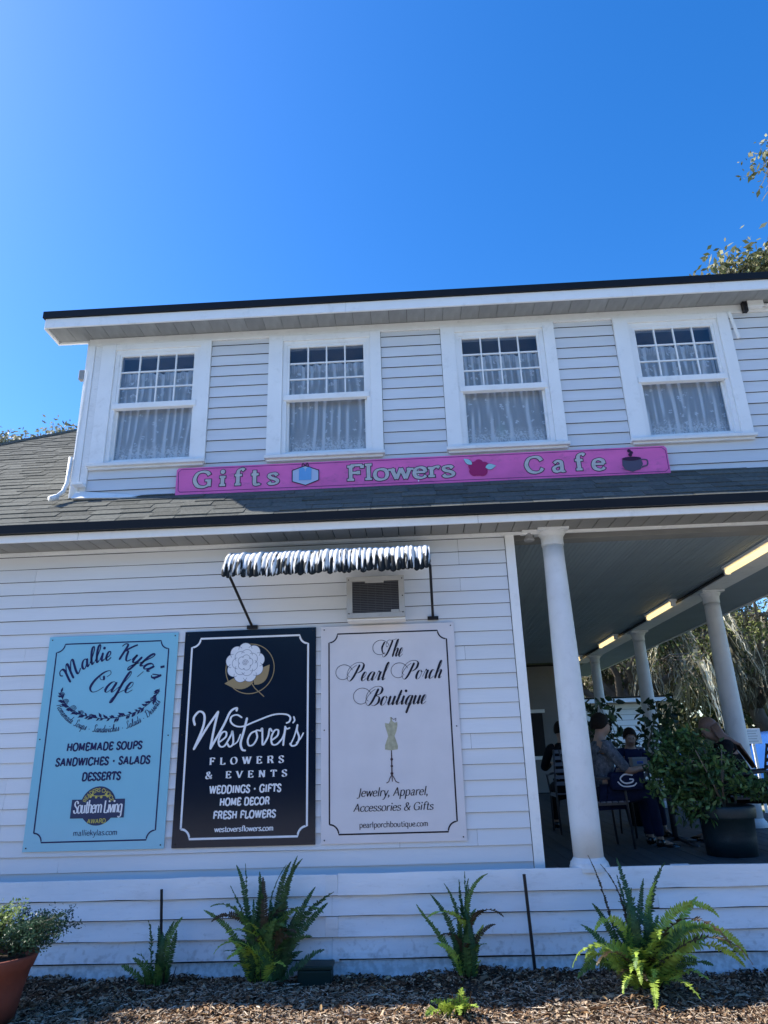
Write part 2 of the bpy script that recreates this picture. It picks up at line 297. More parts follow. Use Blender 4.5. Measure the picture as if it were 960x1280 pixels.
# ------------------------------------------------------------------ the building
BLD = thing('cafe_building', 'two storey white clapboard cafe and gift shop with green shingled porch roof and columned porch', 'building')
def part(name, **k):  # an empty-like part is avoided: a part always has a mesh
    pass
def hid(o): return o
def lap_board(x0, x1, z0, z1, y, m, parent, name='siding_board', proud=0.018, th=0.012, sag=0.0):
    # one clapboard: bottom edge proud, top edge tucked in, slightly wavy in z
    n = max(2, int((x1 - x0) / 0.6) + 1); V = []; F = []
    prof = [(0.0, z1), (-0.003, z1), (-proud, z0), (-proud + 0.002, z0 - 0.0003), (-proud + 0.0035, z0 + 0.016), (0.0, z0 + 0.020)]
    for i in range(n):
        x = x0 + (x1 - x0) * i / (n - 1); w = random.uniform(-sag, sag) if 0 < i < n - 1 else 0; yy = random.uniform(-sag, sag)
        for (dy, z) in prof: V.append((x, y + dy + (yy * 0.8 if dy < -0.002 else 0), z + (w if dy < -0.004 else 0)))
    k = len(prof)
    for i in range(n - 1):
        for q in range(k): q2 = (q + 1) % k; F.append((i*k + q, i*k + q2, (i+1)*k + q2, (i+1)*k + q))
    F.append(tuple(range(k))); F.append(tuple(range((n-1)*k, n*k))[::-1])
    mb = MB(); mb.v = V; mb.f = F; return ob(name, mb, m, parent)
# lower wall: core slab + vinyl boards
lw = bx('lower_wall', -9.0, 0.90, 0.0, 0.18, 0.02, 3.60, GAPBLACK, BLD)
LAP = 0.127
z = 0.70 - LAP * 0.35
zl = []
while z < 3.60: zl.append(z); z += LAP
for q, z0 in enumerate(zl):
    z1 = min(z0 + LAP - 0.003, 3.603)
    jx = [-8.98] + sorted(random.sample([-7.4, -5.9, -4.6, -3.65, -3.1, -0.2, 0.45], 2)) + [0.895]
    for xa, xb in zip(jx, jx[1:]): lap_board(xa + 0.001, xb - 0.001, z0, z1, -0.001, VINYL, lw, proud=0.017 + random.uniform(-0.0015, 0.0015), sag=0.0022)
bx('corner_board', 0.90, 0.985, -0.028, 0.16, 0.70, 3.60, WHITE, BLD, bev=0.003)
bx('side_wall', 0.83, 0.90, 0.182, 10.6, 0.02, 3.58, VINYL, BLD)
bx('left_side_wall', -9.0, -8.85, 0.182, 8, 0.02, 3.60, VINYL, BLD)
# back wall of the porch
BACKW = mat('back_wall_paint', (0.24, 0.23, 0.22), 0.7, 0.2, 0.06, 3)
bw = bx('porch_back_wall', 0.905, 3.6, 10.6, 10.75, 0.02, 3.56, GAPBLACK, BLD)
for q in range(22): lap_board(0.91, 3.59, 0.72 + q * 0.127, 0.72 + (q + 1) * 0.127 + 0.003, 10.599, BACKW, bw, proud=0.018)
pw = bx('window', 1.9, 2.9, 10.56, 10.595, 1.5, 2.45, BLACKMETAL, BLD, label='dark window in the back wall of the porch')
bx('window_frame', 1.84, 2.96, 10.545, 10.575, 2.452, 2.53, WHITE, pw); bx('window_frame', 1.84, 2.96, 10.545, 10.575, 1.42, 1.498, WHITE, pw)
# deck floor
dk = bx('porch_deck', 0.99, 4.86, -0.05, 10.55, 0.45, 0.685, BLACKMETAL, BLD)
x = 1.0
me = MB().box(0, 0.138, 0, 10.55, 0, 0.02).mesh('floor_board', DECK)
while x < 4.72:
    o = link('floor_board', me, dk); o.location = (x, -0.04, 0.686 + random.uniform(0, 0.0015)); x += 0.143
# ceiling boards
cl = bx('porch_ceiling', 0.905, 4.85, -0.38, 10.55, 3.66, 3.70, GAPBLACK, BLD)
ca = MB(); ca.prism([(0.0, 0.0), (0.042, 0.0), (0.046, 0.005), (0.05, 0.0), (0.092, 0.0), (0.092, 0.02), (0, 0.02)], 1, 0, 10.2)
me = ca.mesh('ceiling_board', CEIL); x = 0.91
while x < 3.72:
    o = link('ceiling_board', me, cl); o.location = (x, 0.30, 3.587 + random.uniform(0, 0.001)); x += 0.0965
bx('porch_beam', 0.99, 4.2, 0.12, 0.295, 3.575, 3.655, SOFFIT, BLD, bev=0.003, label='pale beam over the front of the porch')
bm_ = bx('side_beam', 3.76, 4.06, 0.30, 10.5, 3.545, 3.655, OLDWHITE, BLD, bev=0.004, label='long side beam carried by the columns')
# side eave soffit outside the beam
ss = bx('side_soffit', 4.07, 4.86, -0.36, 14, 3.57, 3.655, CEIL, BLD)
bx('side_fascia', 4.862, 4.90, -0.42, 14, 3.555, 3.67, WHITE, BLD)
# columns
def column(x, y, ztop, label):
    c = ob('column', MB().lathe([(0.121, 0.09), (0.123, 0.35), (0.122, 0.9), (0.117, 1.4), (0.110, 1.9), (0.101, 2.4), (0.097, 2.60), (0.097, ztop - 0.72 - 0.155)], (0, 0, 0), 32), COLM, BLD, smooth=True, label=label)
    c.location = (x, y, 0.71)
    ob('column_base', MB().lathe([(0.16, 0.0), (0.16, 0.03), (0.155, 0.04), (0.15, 0.06), (0.135, 0.075), (0.124, 0.095), (0.118, 0.1)], (0, 0, 0), 32), COLM, c, smooth=False)
    h = ztop - 0.71
    cp = MB().lathe([(0.09, h - 0.165), (0.1035, h - 0.162), (0.1045, h - 0.15), (0.103, h - 0.12), (0.106, h - 0.08), (0.118, h - 0.062), (0.126, h - 0.045), (0.127, h - 0.03)], (0, 0, 0), 32)
    ob('column_capital', cp, COLM, c)
    a = MB().box(-0.145, 0.145, -0.13, 0.13, h - 0.0295, h - 0.004); ob('abacus', a, COLM, c, bev=0.004)
    return c
column(1.345, -0.02, 3.625, 'nearest white porch column beside the corner of the sided wall')
for y in (-0.02, 2.74, 5.92, 9.1):
    column(3.90, y, 3.545 if y > 0 else 3.62, 'white column carrying the side beam of the porch')
# tube lights
for k, y0 in enumerate((0.43, 3.35, 6.35, 9.2)):
    lab = ['nearest lit fluorescent fixture on the porch ceiling, at the frame edge', 'second lit fluorescent fixture along the porch ceiling', 'third lit fluorescent fixture along the porch ceiling', 'farthest fluorescent fixture on the porch ceiling'][k]
    t = thing('tube_light', lab, 'ceiling light', (3.64, y0, 3.58), 'tube lights along the porch ceiling')
    bx('housing', -0.05, 0.05, 0, 1.15, -0.028, 0.004, WHITE, t)
    ob('lit_tube', MB().tube([(0.0, 0.03, -0.062), (0.0, 1.12, -0.062)], 0.03, 12), LAMP, t, smooth=True)
    bx('end_cap', -0.032, 0.032, 0.0, 0.028, -0.096, -0.03, WHITE, t); bx('end_cap', -0.032, 0.032, 1.122, 1.15, -0.096, -0.03, WHITE, t)
ob('cable_conduit', MB().tube([(3.735, 0.30, 3.565), (3.735, 10.4, 3.565)], 0.018, 8), BLACKMETAL, BLD, label='black cable conduit running along the porch ceiling edge')
# lower eave: soffit, fascia, drip edge
sf = bx('lower_soffit', -9.30, 4.85, -0.40, -0.03, 3.632, 3.652, GAPBLACK, BLD)
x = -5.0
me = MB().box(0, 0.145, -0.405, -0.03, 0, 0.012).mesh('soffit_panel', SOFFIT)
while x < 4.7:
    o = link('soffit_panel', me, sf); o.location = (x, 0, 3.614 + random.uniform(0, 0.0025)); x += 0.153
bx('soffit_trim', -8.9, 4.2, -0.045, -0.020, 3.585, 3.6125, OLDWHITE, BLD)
fx = [-9.33, -3.07, 0.62, 4.9]
for a, b in zip(fx, fx[1:]): bx('fascia_board', a + 0.002, b - 0.002, -0.42, -0.398, 3.598, 3.668, WHITE, BLD)
bx('drip_edge', -9.37, 4.96, -0.475, -0.441, 3.671, 3.752, BLACK, BLD)
# lower roof deck
ang = math.radians(37.2); ta = math.tan(ang)
def rz(y): return 3.75 + (y + 0.42) * ta
top = 3.75
rm = MB(); yt = top
c = [(-9.35, -.44, rz(-.44)), (4.94, -.44, rz(-.44)), (4.94 - 4.19, yt, rz(yt)), (-9.35 + 4.19, yt, rz(yt)), (-9.35, 14, rz(-.44)), (4.94, 14, rz(-.44)), (4.94 - 4.19, 14 - 4.19, rz(yt)), (-9.35 + 4.19, 14 - 4.19, rz(yt))]
low = [(a, b, z - 0.05) for a, b, z in c]
rm.add(c + low, [(0, 1, 2, 3), (4, 0, 3, 7), (1, 5, 6, 2), (5, 4, 7, 6), (3, 2, 6, 7), (8, 9, 1, 0), (9, 13, 5, 1), (13, 12, 4, 5), (12, 8, 0, 4)])
roof = ob('porch_roof', rm, SHINGLE, BLD, label='green grey asphalt shingle roof sloping to the black drip edge')
# shingles
exp = 0.143; cnt = 0; stuffV = MB(); tabs = {}
def tab_mesh(w):
    return MB().add and None
U = Vector((0, math.cos(ang), math.sin(ang))); N = Vector((0, -math.sin(ang), math.cos(ang)))
def tab(x0, x1, s, lift, th, mb):
    # s = distance up the slope; butt edge thick, tucked under the course above
    P0 = Vector((0, -0.435, rz(-0.435)))
    pts = []
    for (ds, n0, n1) in ((0, 0.001, th + lift), (exp * 1.25, 0.0005, th * 0.25)):
        for xx in (x0, x1):
            for nn in (n0, n1): pts.append(P0 + Vector((xx, 0, 0)) + U * (s + ds) + N * nn)
    mb.add(pts, [(0, 1, 3, 2), (1, 5, 7, 3), (0, 4, 5, 1), (2, 3, 7, 6), (4, 6, 7, 5)])
random.seed(11)
for row in range(37):
    s = row * exp; ymid = -0.45 + s * math.cos(ang)
    xl = -9.35 + (ymid + 0.44); xr = 4.94 - (ymid + 0.44)
    x = xl - random.uniform(0, 0.3)
    while x < xr:
        w = random.choice((0.26, 0.30, 0.30, 0.34)); a, b = max(x, xl), min(x + w - 0.006, xr); x += w
        if b - a < 0.04: continue
        if ymid > 0.34 and a > -3.6 and b < 4.6: continue
        vis = (-4.4 < a and b < 3.75 and (ymid < 0.5)) or (b < -3.4 and a > -4.15 - (ymid + 0.42) * 0.72)
        lift = random.uniform(0.0, 0.003); th = random.choice((0.005, 0.009, 0.012)); sj = s + random.uniform(-0.006, 0.006)
        if vis and cnt < 296:
            m1 = MB(); tab(a, b, sj, lift, th, m1); ob('shingle', m1, SHINGLE, roof); cnt += 1
        else: tab(a, b, sj, lift, th, stuffV)
ob('shingle_field', stuffV, SHINGLE, roof, kind='stuff')
hp = MB(); hp.tube([(-9.37, -.46, rz(-.46) + .01), (-5.16, yt, rz(yt) + .01)], 0.035, 6); ob('hip_cap', hp, SHINGLE, roof)

# upper wall
YU = 0.30
uw = bx('upper_wall_left', -3.57, -3.41, YU, YU + 0.12, 4.25, 6.23, GAPBLACK, BLD)
# wall built as piers around four window openings
WX = [-2.78, -0.866, 1.062, 2.972]; GW = 0.42; ZB, ZT = 4.70, 6.03
edges = [-3.57]
for wx in WX: edges += [wx - 0.46, wx + 0.49]
edges += [4.6]
core = MB()
for q in range(0, len(edges), 2): core.box(edges[q], edges[q + 1], YU + 0.003, YU + 0.12, 4.25, 6.30)
for wx in WX: core.box(wx - 0.46, wx + 0.49, YU + 0.003, YU + 0.12, 4.25, 4.66); core.box(wx - 0.46, wx + 0.49, YU + 0.003, YU + 0.12, 6.06, 6.30)
bpy.data.objects.remove(uw)
uw = ob('upper_wall', core, GAPBLACK, BLD)
bx('upper_side_wall', -3.57, -3.45, YU + 0.125, 4.2, 4.0, 6.30, CLAP, BLD); bx('upper_side_wall', 4.48, 4.6, YU + 0.125, 4.2, 4.0, 6.30, CLAP, BLD)
ROOM = mat('room_paint', (0.45, 0.45, 0.46), 0.8, 0.1)
bx('room_floor', -3.44, 4.47, YU + 0.125, 4.1, 4.26, 4.30, ROOM, BLD); bx('room_ceiling', -3.44, 4.47, YU + 0.125, 4.1, 6.15, 6.20, ROOM, BLD)
bx('upper_back_wall', -3.44, 4.47, 4.1, 4.2, 4.0, 6.30, ROOM, BLD)
random.seed(5)
LU = 0.1315; zs = [4.627 + LU * k - LU * 3 for k in range(0, 15)]
cas = [(wx - 0.628, wx + 0.628) for wx in WX]
panels = [(-2.150, -1.497), (-0.236, 0.432), (1.692, 2.342), (3.602, 4.60)]
for z0 in zs:
    z1 = z0 + LU - 0.003
    if z1 < 4.29: continue
    if z0 < 4.60:
        z0 = max(z0, 4.265); lap_board(-3.41, 4.595, z0, min(z1, 4.63), YU, CLAP, uw, proud=0.017, sag=0.001)
    else:
        for (a, b) in panels: lap_board(a + 0.002, b - 0.002, z0, min(z1, 6.14), YU, CLAP, uw, proud=0.017, sag=0.001)
bx('frieze_board', -3.57, 4.6, 0.268, YU, 6.142, 6.232, OLDWHITE, BLD, bev=0.002)
bx('corner_board', -3.575, -3.49, 0.262, YU + 0.1, 4.29, 6.14, WHITE, BLD, bev=0.003)
bx('corner_board', -3.488, -3.412, 0.272, YU, 4.285, 6.14, OLDWHITE, BLD, bev=0.003)
bx('corner_board', -3.585, -3.577, 0.27, 0.42, 4.28, 6.20, WHITE, BLD)
# flashing skirt at the foot, lit by the sun, tilted outwards
sk_ = MB(); sk_.add([(-3.50, 0.16, 4.245), (-2.6, 0.255, 4.255), (-2.6, 0.27, 4.262), (-3.44, 0.268, 4.36), (-3.50, 0.262, 4.36), (-3.50, 0.27, 4.24), (-2.6, 0.27, 4.24)],
        [(0, 1, 2, 3), (0, 3, 4), (0, 5, 6, 1)]); ob('flashing_skirt', sk_, WHITE, BLD)
bx('flashing_block', -3.52, -3.40, 0.17, 0.262, 4.40, 4.425, WHITE, BLD, bev=0.004)
bx('base_flashing', -3.50, 4.6, 0.245, 0.262, 4.235, 4.262, BLACK, BLD)
# windows
for k, wx in enumerate(WX):
    lab = ['leftmost upper window at the corner of the upper storey', 'second upper window from the left', 'third upper window from the left', 'rightmost upper window beside the wall lamp'][k]
    x0, x1 = wx - 0.442 + 0.018, wx + 0.442 + 0.018
    fr = MB(); fr.box(x0 - 0.045, x0, 0.285, 0.42, 4.70, 6.03); fr.box(x1, x1 + 0.045, 0.285, 0.42, 4.70, 6.03); fr.box(x0 - 0.045, x1 + 0.045, 0.285, 0.42, 6.0305, 6.075); fr.box(x0 - 0.045, x1 + 0.045, 0.285, 0.42, 4.655, 4.6995)
    win = ob('window', fr, WHITE, BLD, label=lab)
    a, b = wx - 0.628, wx + 0.628
    if k == 0: a = wx - 0.628
    bx('casing', a + (0.0 if k else 0.0), x0 - 0.047, 0.262, 0.299, 4.663, 6.14, WHITE, win, bev=0.002)
    bx('casing', x1 + 0.047, b, 0.262, 0.299, 4.663, 6.14, WHITE, win, bev=0.002)
    bx('casing', x0 - 0.046, x1 + 0.046, 0.266, 0.299, 6.0765, 6.14, WHITE, win)
    bx('sill', a - 0.012, b + 0.012, 0.222, 0.299, 4.625, 4.661, OLDWHITE, win, bev=0.004)
    bx('apron', a + 0.01, b - 0.01, 0.255, 0.283, 4.600, 4.624, OLDWHITE, win)
    # upper sash, proud
    sh = MB(); ys0, ys1 = 0.292, 0.33
    sh.box(x0 + 0.001, x0 + 0.028, ys0, ys1, 5.392, 6.03); sh.box(x1 - 0.028, x1 - 0.001, ys0, ys1, 5.392, 6.03)
    sh.box(x0 + 0.029, x1 - 0.029, ys0, ys1, 5.995, 6.03)
    ob('upper_sash', sh, WHITE, win)
    bx('meeting_rail', x0 + 0.001 - 0.03, x1 - 0.001 + 0.03, 0.272, 0.335, 5.325, 5.391, WHITE, win, bev=0.004)
    gx0, gx1 = x0 + 0.029, x1 - 0.029; cw = (gx1 - gx0) / 4; rh = (5.994 - 5.392) / 3
    for q in range(1, 4): bx('muntin', gx0 + cw * q - 0.008, gx0 + cw * q + 0.008, 0.297, 0.322, 5.3915, 5.9945, WHITE, win)
    for q in range(1, 3): bx('muntin', gx0, gx1, 0.299, 0.320, 5.392 + rh * q - 0.008, 5.392 + rh * q + 0.008, WHITE, win)
    for q in range(4):
        for r_ in range(3): bx('pane', gx0 + cw * q + 0.006, gx0 + cw * (q + 1) - 0.006, 0.308, 0.311, 5.393 + rh * r_ + 0.006, 5.393 + rh * (r_ + 1) - 0.006, GLASS, win)
    sh = MB(); ys0, ys1 = 0.335, 0.37
    sh.box(x0 + 0.001, x0 + 0.026, ys0, ys1, 4.701, 5.322); sh.box(x1 - 0.026, x1 - 0.001, ys0, ys1, 4.701, 5.322); sh.box(x0 + 0.027, x1 - 0.027, ys0, ys1, 4.701, 4.735)
    ob('lower_sash', sh, WHITE, win)
    bx('pane', x0 + 0.024, x1 - 0.024, 0.350, 0.353, 4.733, 5.335, GLASS, win)
    # lace curtain
    rr = np.random.default_rng(40 + k); nxx, nzz = 130, 34; cx0, cx1 = x0 + 0.01, x1 - 0.01
    ph = rr.uniform(0, 6.28, 6); fq = rr.uniform(18, 95, 6); V = []; fold = []; uvs = []
    for iz in range(nzz + 1):
        v = iz / nzz
        for ix in range(nxx + 1):
            u = ix / nxx; xx = cx0 + (cx1 - cx0) * u
            f_ = sum(math.sin(fq[q] * (u + 0.035 * math.sin(3.5 * v + q + k)) + ph[q]) for q in range(4)) / 4
            zt = 5.835 + 0.012 * math.sin(u * 60 + ph[0]) + 0.008 * math.sin(u * 23); zb = 4.705 + 0.03 * abs(math.sin(u * math.pi * 4 + ph[1]))
            zz = zb + (zt - zb) * v
            V.append((xx + 0.006 * f_, 0.408 + 0.022 * f_, zz)); g = max(0.0, f_ * 1.5 + 0.15) ** 2 * 1.3 + (0.6 if 5.74 < zz else 0) * (0.6 + 0.4 * math.sin(u * 240)); fold.append(min(1, g))
            uvs.append((u * 0.84, v * 1.13))
    F = [(i * (nxx + 1) + j, i * (nxx + 1) + j + 1, (i + 1) * (nxx + 1) + j + 1, (i + 1) * (nxx + 1) + j) for i in range(nzz) for j in range(nxx)]
    me = np_mesh('lace_curtain', V, F, LACE, smooth=True)
    at = me.attributes.new('fold', 'FLOAT', 'POINT'); at.data.foreach_set('value', np.array(fold, dtype=np.float32))
    ul = me.uv_layers.new(name='UVMap'); uvs = np.array(uvs, dtype=np.float32); ul.data.foreach_set('uv', uvs[np.array(F).ravel()].ravel())
    link('lace_curtain', me, None, ['white lace curtain inside the leftmost upper window', 'white lace curtain inside the second upper window from the left', 'white lace curtain inside the third upper window, with a green glow behind', 'white lace curtain inside the rightmost upper window'][k], 'curtain', 'lace curtains in the upper windows')
ob('green_bottle', MB().lathe([(0.05, 0), (0.055, 0.02), (0.055, 0.13), (0.03, 0.17), (0.02, 0.2)], (1.05, 0.52, 4.86), 12), flat('green_glass', (0.02, 0.35, 0.12)), None, label='small green object behind the lace of the third upper window', cat='ornament')
bx('window_ledge', 0.6, 1.5, 0.47, 0.62, 4.82, 4.855, GAPBLACK, BLD)
# upper eave
us = bx('upper_soffit', -3.93, 4.75, 0.03, 0.30, 6.252, 6.268, GAPBLACK, BLD)
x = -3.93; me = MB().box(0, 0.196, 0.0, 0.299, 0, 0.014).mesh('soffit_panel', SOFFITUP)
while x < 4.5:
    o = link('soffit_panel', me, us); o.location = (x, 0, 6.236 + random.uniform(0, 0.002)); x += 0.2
for a, b in ((-3.95, -0.6), (-0.6, 2.5), (2.5, 4.8)): bx('upper_fascia', a + 0.001, b - 0.001, -0.022, -0.001, 6.215, 6.330, WHITE, BLD)
bx('eave_end_board', -3.965, -3.945, -0.0, 0.33, 6.215, 6.330, WHITE, BLD)
bx('eave_return', -3.943, -3.58, 0.302, 0.33, 6.215, 6.330, WHITE, BLD)
ur = MB(); ur.prism([(-0.045, 6.332), (0.33, 6.36), (0.33, 6.46), (-0.045, 6.415)], 0, -3.975, 4.82); ob('upper_drip_edge', ur, BLACK, BLD)
ur = MB(); ur.prism([(0.33, 6.34), (4.3, 6.93), (4.3, 7.03), (0.33, 6.465)], 0, -3.6, 4.7); ob('upper_roof', ur, SHINGLE, BLD)
# small fittings on the wall
wl = thing('wall_lamp', 'small white junction box and conduit under the upper eave at the right', 'lamp', (3.90, 0.25, 6.16))
bx('junction_box', -0.09, 0.08, -0.05, 0.015, 0.0, 0.075, OLDWHITE, wl, bev=0.004); ob('conduit', MB().tube([(0.08, -0.01, 0.03), (0.5, -0.01, 0.045)], 0.018, 8), OLDWHITE, wl, smooth=True)
ob('bracket', MB().box(-0.14, -0.092, -0.04, 0.01, -0.05, 0.07), BLACKMETAL, wl)
ob('trim_strip', MB().tube([(3.615, 0.252, 6.13), (3.66, 0.255, 5.80)], 0.018, 6), WHITE, BLD)
ins = thing('wall_insulator', 'small grey cable insulator on the left edge of the upper storey', 'insulator', (-3.60, 0.30, 5.72))
bx('clamp', -0.05, 0.01, -0.03, 0.03, 0.0, 0.12, flat('grey_metal', (0.3, 0.3, 0.3)), ins, bev=0.004); ob('cable', MB().tube([(0.01, 0, 0.08), (0.06, -0.045, 0.085), (0.03, -0.045, -1.3)], 0.005, 6), WHITE, ins)
pv = ob('drain_pipe', MB().tube([(-3.60, 0.25, 4.75), (-3.60, 0.24, 4.45), (-3.60, 0.18, 4.33), (-3.63, 0.10, 4.235)], 0.022, 8), OLDWHITE, None, True, label='thin white drain pipe ending on the shingles at the corner of the upper storey', cat='pipe')
ob('pipe_end', MB().tube([(-3.62, 0.11, 4.245), (-3.655, 0.05, 4.20)], 0.034, 8), OLDWHITE, pv, True)
cl_ = thing('security_light', 'small grey soffit light beside the nearest column', 'lamp', (1.13, -0.02, 3.61)); bx('mount', -0.07, 0.07, -0.08, 0.06, -0.015, 0.0, OLDWHITE, cl_)
ob('lamp_head', MB().lathe([(0.045, -0.075), (0.05, -0.06), (0.03, -0.02), (0.03, 0)], (0, 0, -0.014), 14), flat('grey_metal', (0.3, 0.3, 0.3)), cl_)
# ------------------------------------------------------------------ lettering engine (pen strokes turned into flat print)
SER = {'a':(10,"2,8 4,10 6,9.6 7,8 7,1.5 8,0.1 9,.5;7,6 4,5.3 1.6,3.6 1.8,1 3.5,0 5.5,.6 7,2.2"),'b':(11,"s2,16 2,0;2,8 4,10 7,9.8 9,7.5 9,3 7,.2 4,0 2,2"),
'c':(9,"8,8 6.5,9.8 4,9.8 1.7,8 1,5 1.7,2 4,.1 6.5,.1 8.2,2"),'d':(11,"b8.5,16 8.5,0;8.5,8 6.5,10 4,9.8 1.6,7.8 1,5 1.8,1.8 4,0 6.5,.2 8.5,2"),
'e':(9.5,"1.3,5.5 8.2,5.5;8.2,5.5 7.6,8.6 5,10 2.3,8.8 1,5 2,1.4 5,0 7.2,.6 8.4,2.2"),'f':(7,"8,14.5 6.5,16 4.4,15 3.5,12.5 3.5,6 3.5,3e3.5,0;1,10 6.5,10"),
'g':(10.5,"8.5,8 6.5,10 4,9.8 1.6,8 1,5 1.8,2 4,.2 6.5,.5 8.5,2.5;8.5,10 8.5,-2.5 7,-5.4 4,-6 1.5,-4.8"),'h':(11,"b2,16 2,0;2,7.5 4.5,10 7,9.8 8.5,7.5e8.5,0"),
'i':(5,"b2.5,10 2.5,0;.2.5,14"),'j':(5,"s3,10 3,-3 1.8,-5.6 0,-6;.3,14"),'k':(10,"b2,16 2,0;8.5,10 2.2,4.5;4.3,6.2e9,0"),'l':(5,"b2.5,16 2.5,0"),
'm':(15.5,"b2,10 2,0;2,7.5 4,10 6,9.8 7.3,7.5e7.3,0;7.3,7.5 9.5,10 11.5,9.8 12.7,7.5e12.7,0"),'n':(11,"b2,10 2,0;2,7.5 4.5,10 7,9.8 8.5,7.5e8.5,0"),
'o':(10.3,"5,10 2.1,8.8 1,5 2.1,1.2 5,0 7.9,1.2 9,5 7.9,8.8 5,10"),'p':(11,"b2,10 2,-6;2,8 4,10 7,9.8 9,7.5 9,3 7,.2 4,0 2,2"),'q':(11,"b8.5,10 8.5,-6;8.5,8 6.5,10 4,9.8 1.6,7.8 1,5 1.8,1.8 4,0 6.5,.2 8.5,2"),
'r':(7.8,"b2,10 2,0;2,7 4,9.6 6,10 7.2,9"),'s':(8.7,"7.2,8 6,9.7 4,10 2,9.3 1.5,7.5 3,5.8 6,4.5 7.6,2.8 6.8,.8 4.5,0 2.3,.4 1.2,2"),
't':(7.5,"3.5,14 3.5,2.5 4.4,.3 6.5,.2 7.2,1.2;1,10 6.5,10"),'u':(11,"s2,10 2,3 3.2,.4 5,0 7,.8 8.5,2.5;b8.5,10 8.5,0"),'v':(9.5,"s1,10 4.8,0;s8.6,10 4.8,0"),
'w':(14,"s1,10 4,0;7,10 4,0;7,10 10,0;s13,10 10,0"),'y':(9.5,"s1,10 4.9,0;s8.8,10 4.9,0 3,-4.5 1.5,-6 .2,-5.4"),'.':(4,".2,.9"),',':(4,".2,.9;2.4,.6 2.2,-1.2 1.2,-2.6"),"'":(3.5,"2,16 1.6,12"),
'F':(11,"b2.5,15 2.5,0;2.5,15 10,15 ;10,15 10,12;2.5,7.7 7.5,7.7;7.5,9.4 7.5,6"),'L':(11,"b2.5,15 2.5,0;2.5,0 10,0;10,0 10,3.4"),'O':(14,"7,15 3,13.2 1,7.5 3,1.8 7,0 11,1.8 13,7.5 11,13.2 7,15"),
'W':(18,"s1,15 5.3,0;9,15 5.3,0;s9,15 13,0;s17,15 13,0"),'E':(11.5,"b2.5,15 2.5,0;2.5,15 10,15;10,15 10,12;2.5,7.7 7.5,7.7;7.5,9.4 7.5,6;2.5,0 10.3,0;10.3,0 10.3,3.3"),
'R':(13,"b2.5,15 2.5,0;2.5,15 8,15 10.5,13.2 10.5,9.6 8,7.7 2.5,7.7;7,7.7 9.5,5e11.5,0"),'S':(10.5,"9,11.5 8.5,13.6 5.5,15 2.6,14 1.5,11.4 3,9 7.5,6.2 9.2,3.6 8,.9 5,0 2.2,1 1,3.8"),
'M':(16,"b2.5,15 2.5,0;s2.5,15 8,2;s13.5,15 8,2;b13.5,15 13.5,0"),'U':(13.5,"s2.5,15 2.5,4 4,.8 6.8,0 9.6,.8 11,4 11,15"),'P':(12,"b2.5,15 2.5,0;2.5,15 8,15 10.5,13.2 10.5,9.4 8,7.3 2.5,7.3"),'\u2022':(9,".4.5,7"),'V':(13,"s1,15 6.5,0;s12,15 6.5,0"),'N':(14,"b2.5,15 2.5,0;s2.5,15 11.5,0;s11.5,15 11.5,0"),'T':(12.5,"6.2,15e6.2,0;1,15 11.4,15;1,15 1,11.6;11.4,15 11.4,11.6"),
'A':(14,"7,15e1.5,0;7,15e12.5,0;3.3,5 10.7,5"),'G':(14,"12,11.5 10.5,14 7,15 3,13.2 1,7.5 3,1.8 7,0 10.3,1 12,3;12,6.3 12,0.5;9,6.3 13.5,6.3"),'J':(8,"s5,15 5,1 4,-2 1.8,-3 0.5,-1.8"),
'C':(13,"11.8,11.2 10.3,14 7,15 3,13.2 1,7.5 3,1.8 7,0 10.5,1.2 12,4"),'D':(14,"b2.5,15 2.5,0;2.5,15 8,15 11.5,12.5 12.5,7.5 11.5,2.5 8,0 2.5,0"),'H':(14,"b2.5,15 2.5,0;b11.5,15 11.5,0;2.5,7.7 11.5,7.7"),
'I':(5.5,"b2.7,15 2.7,0"),'&':(14,"12.5,8.5 10.5,3.5 7,0 3,.3 1.3,3.6 3,6.6 7,9.4 8.2,12.4 6.3,15 3.8,14.2 3.3,11.6 6,7 12.8,0"),"\u00b7":(8,".4,6"),' ':(6,""),'-':(7,"1,5 5.5,5"),"\u00e9":(9.5,"1.3,5.5 8.2,5.5;8.2,5.5 7.6,8.6 5,10 2.3,8.8 1,5 2,1.4 5,0 7.2,.6 8.4,2.2;4.5,12 7,15")}
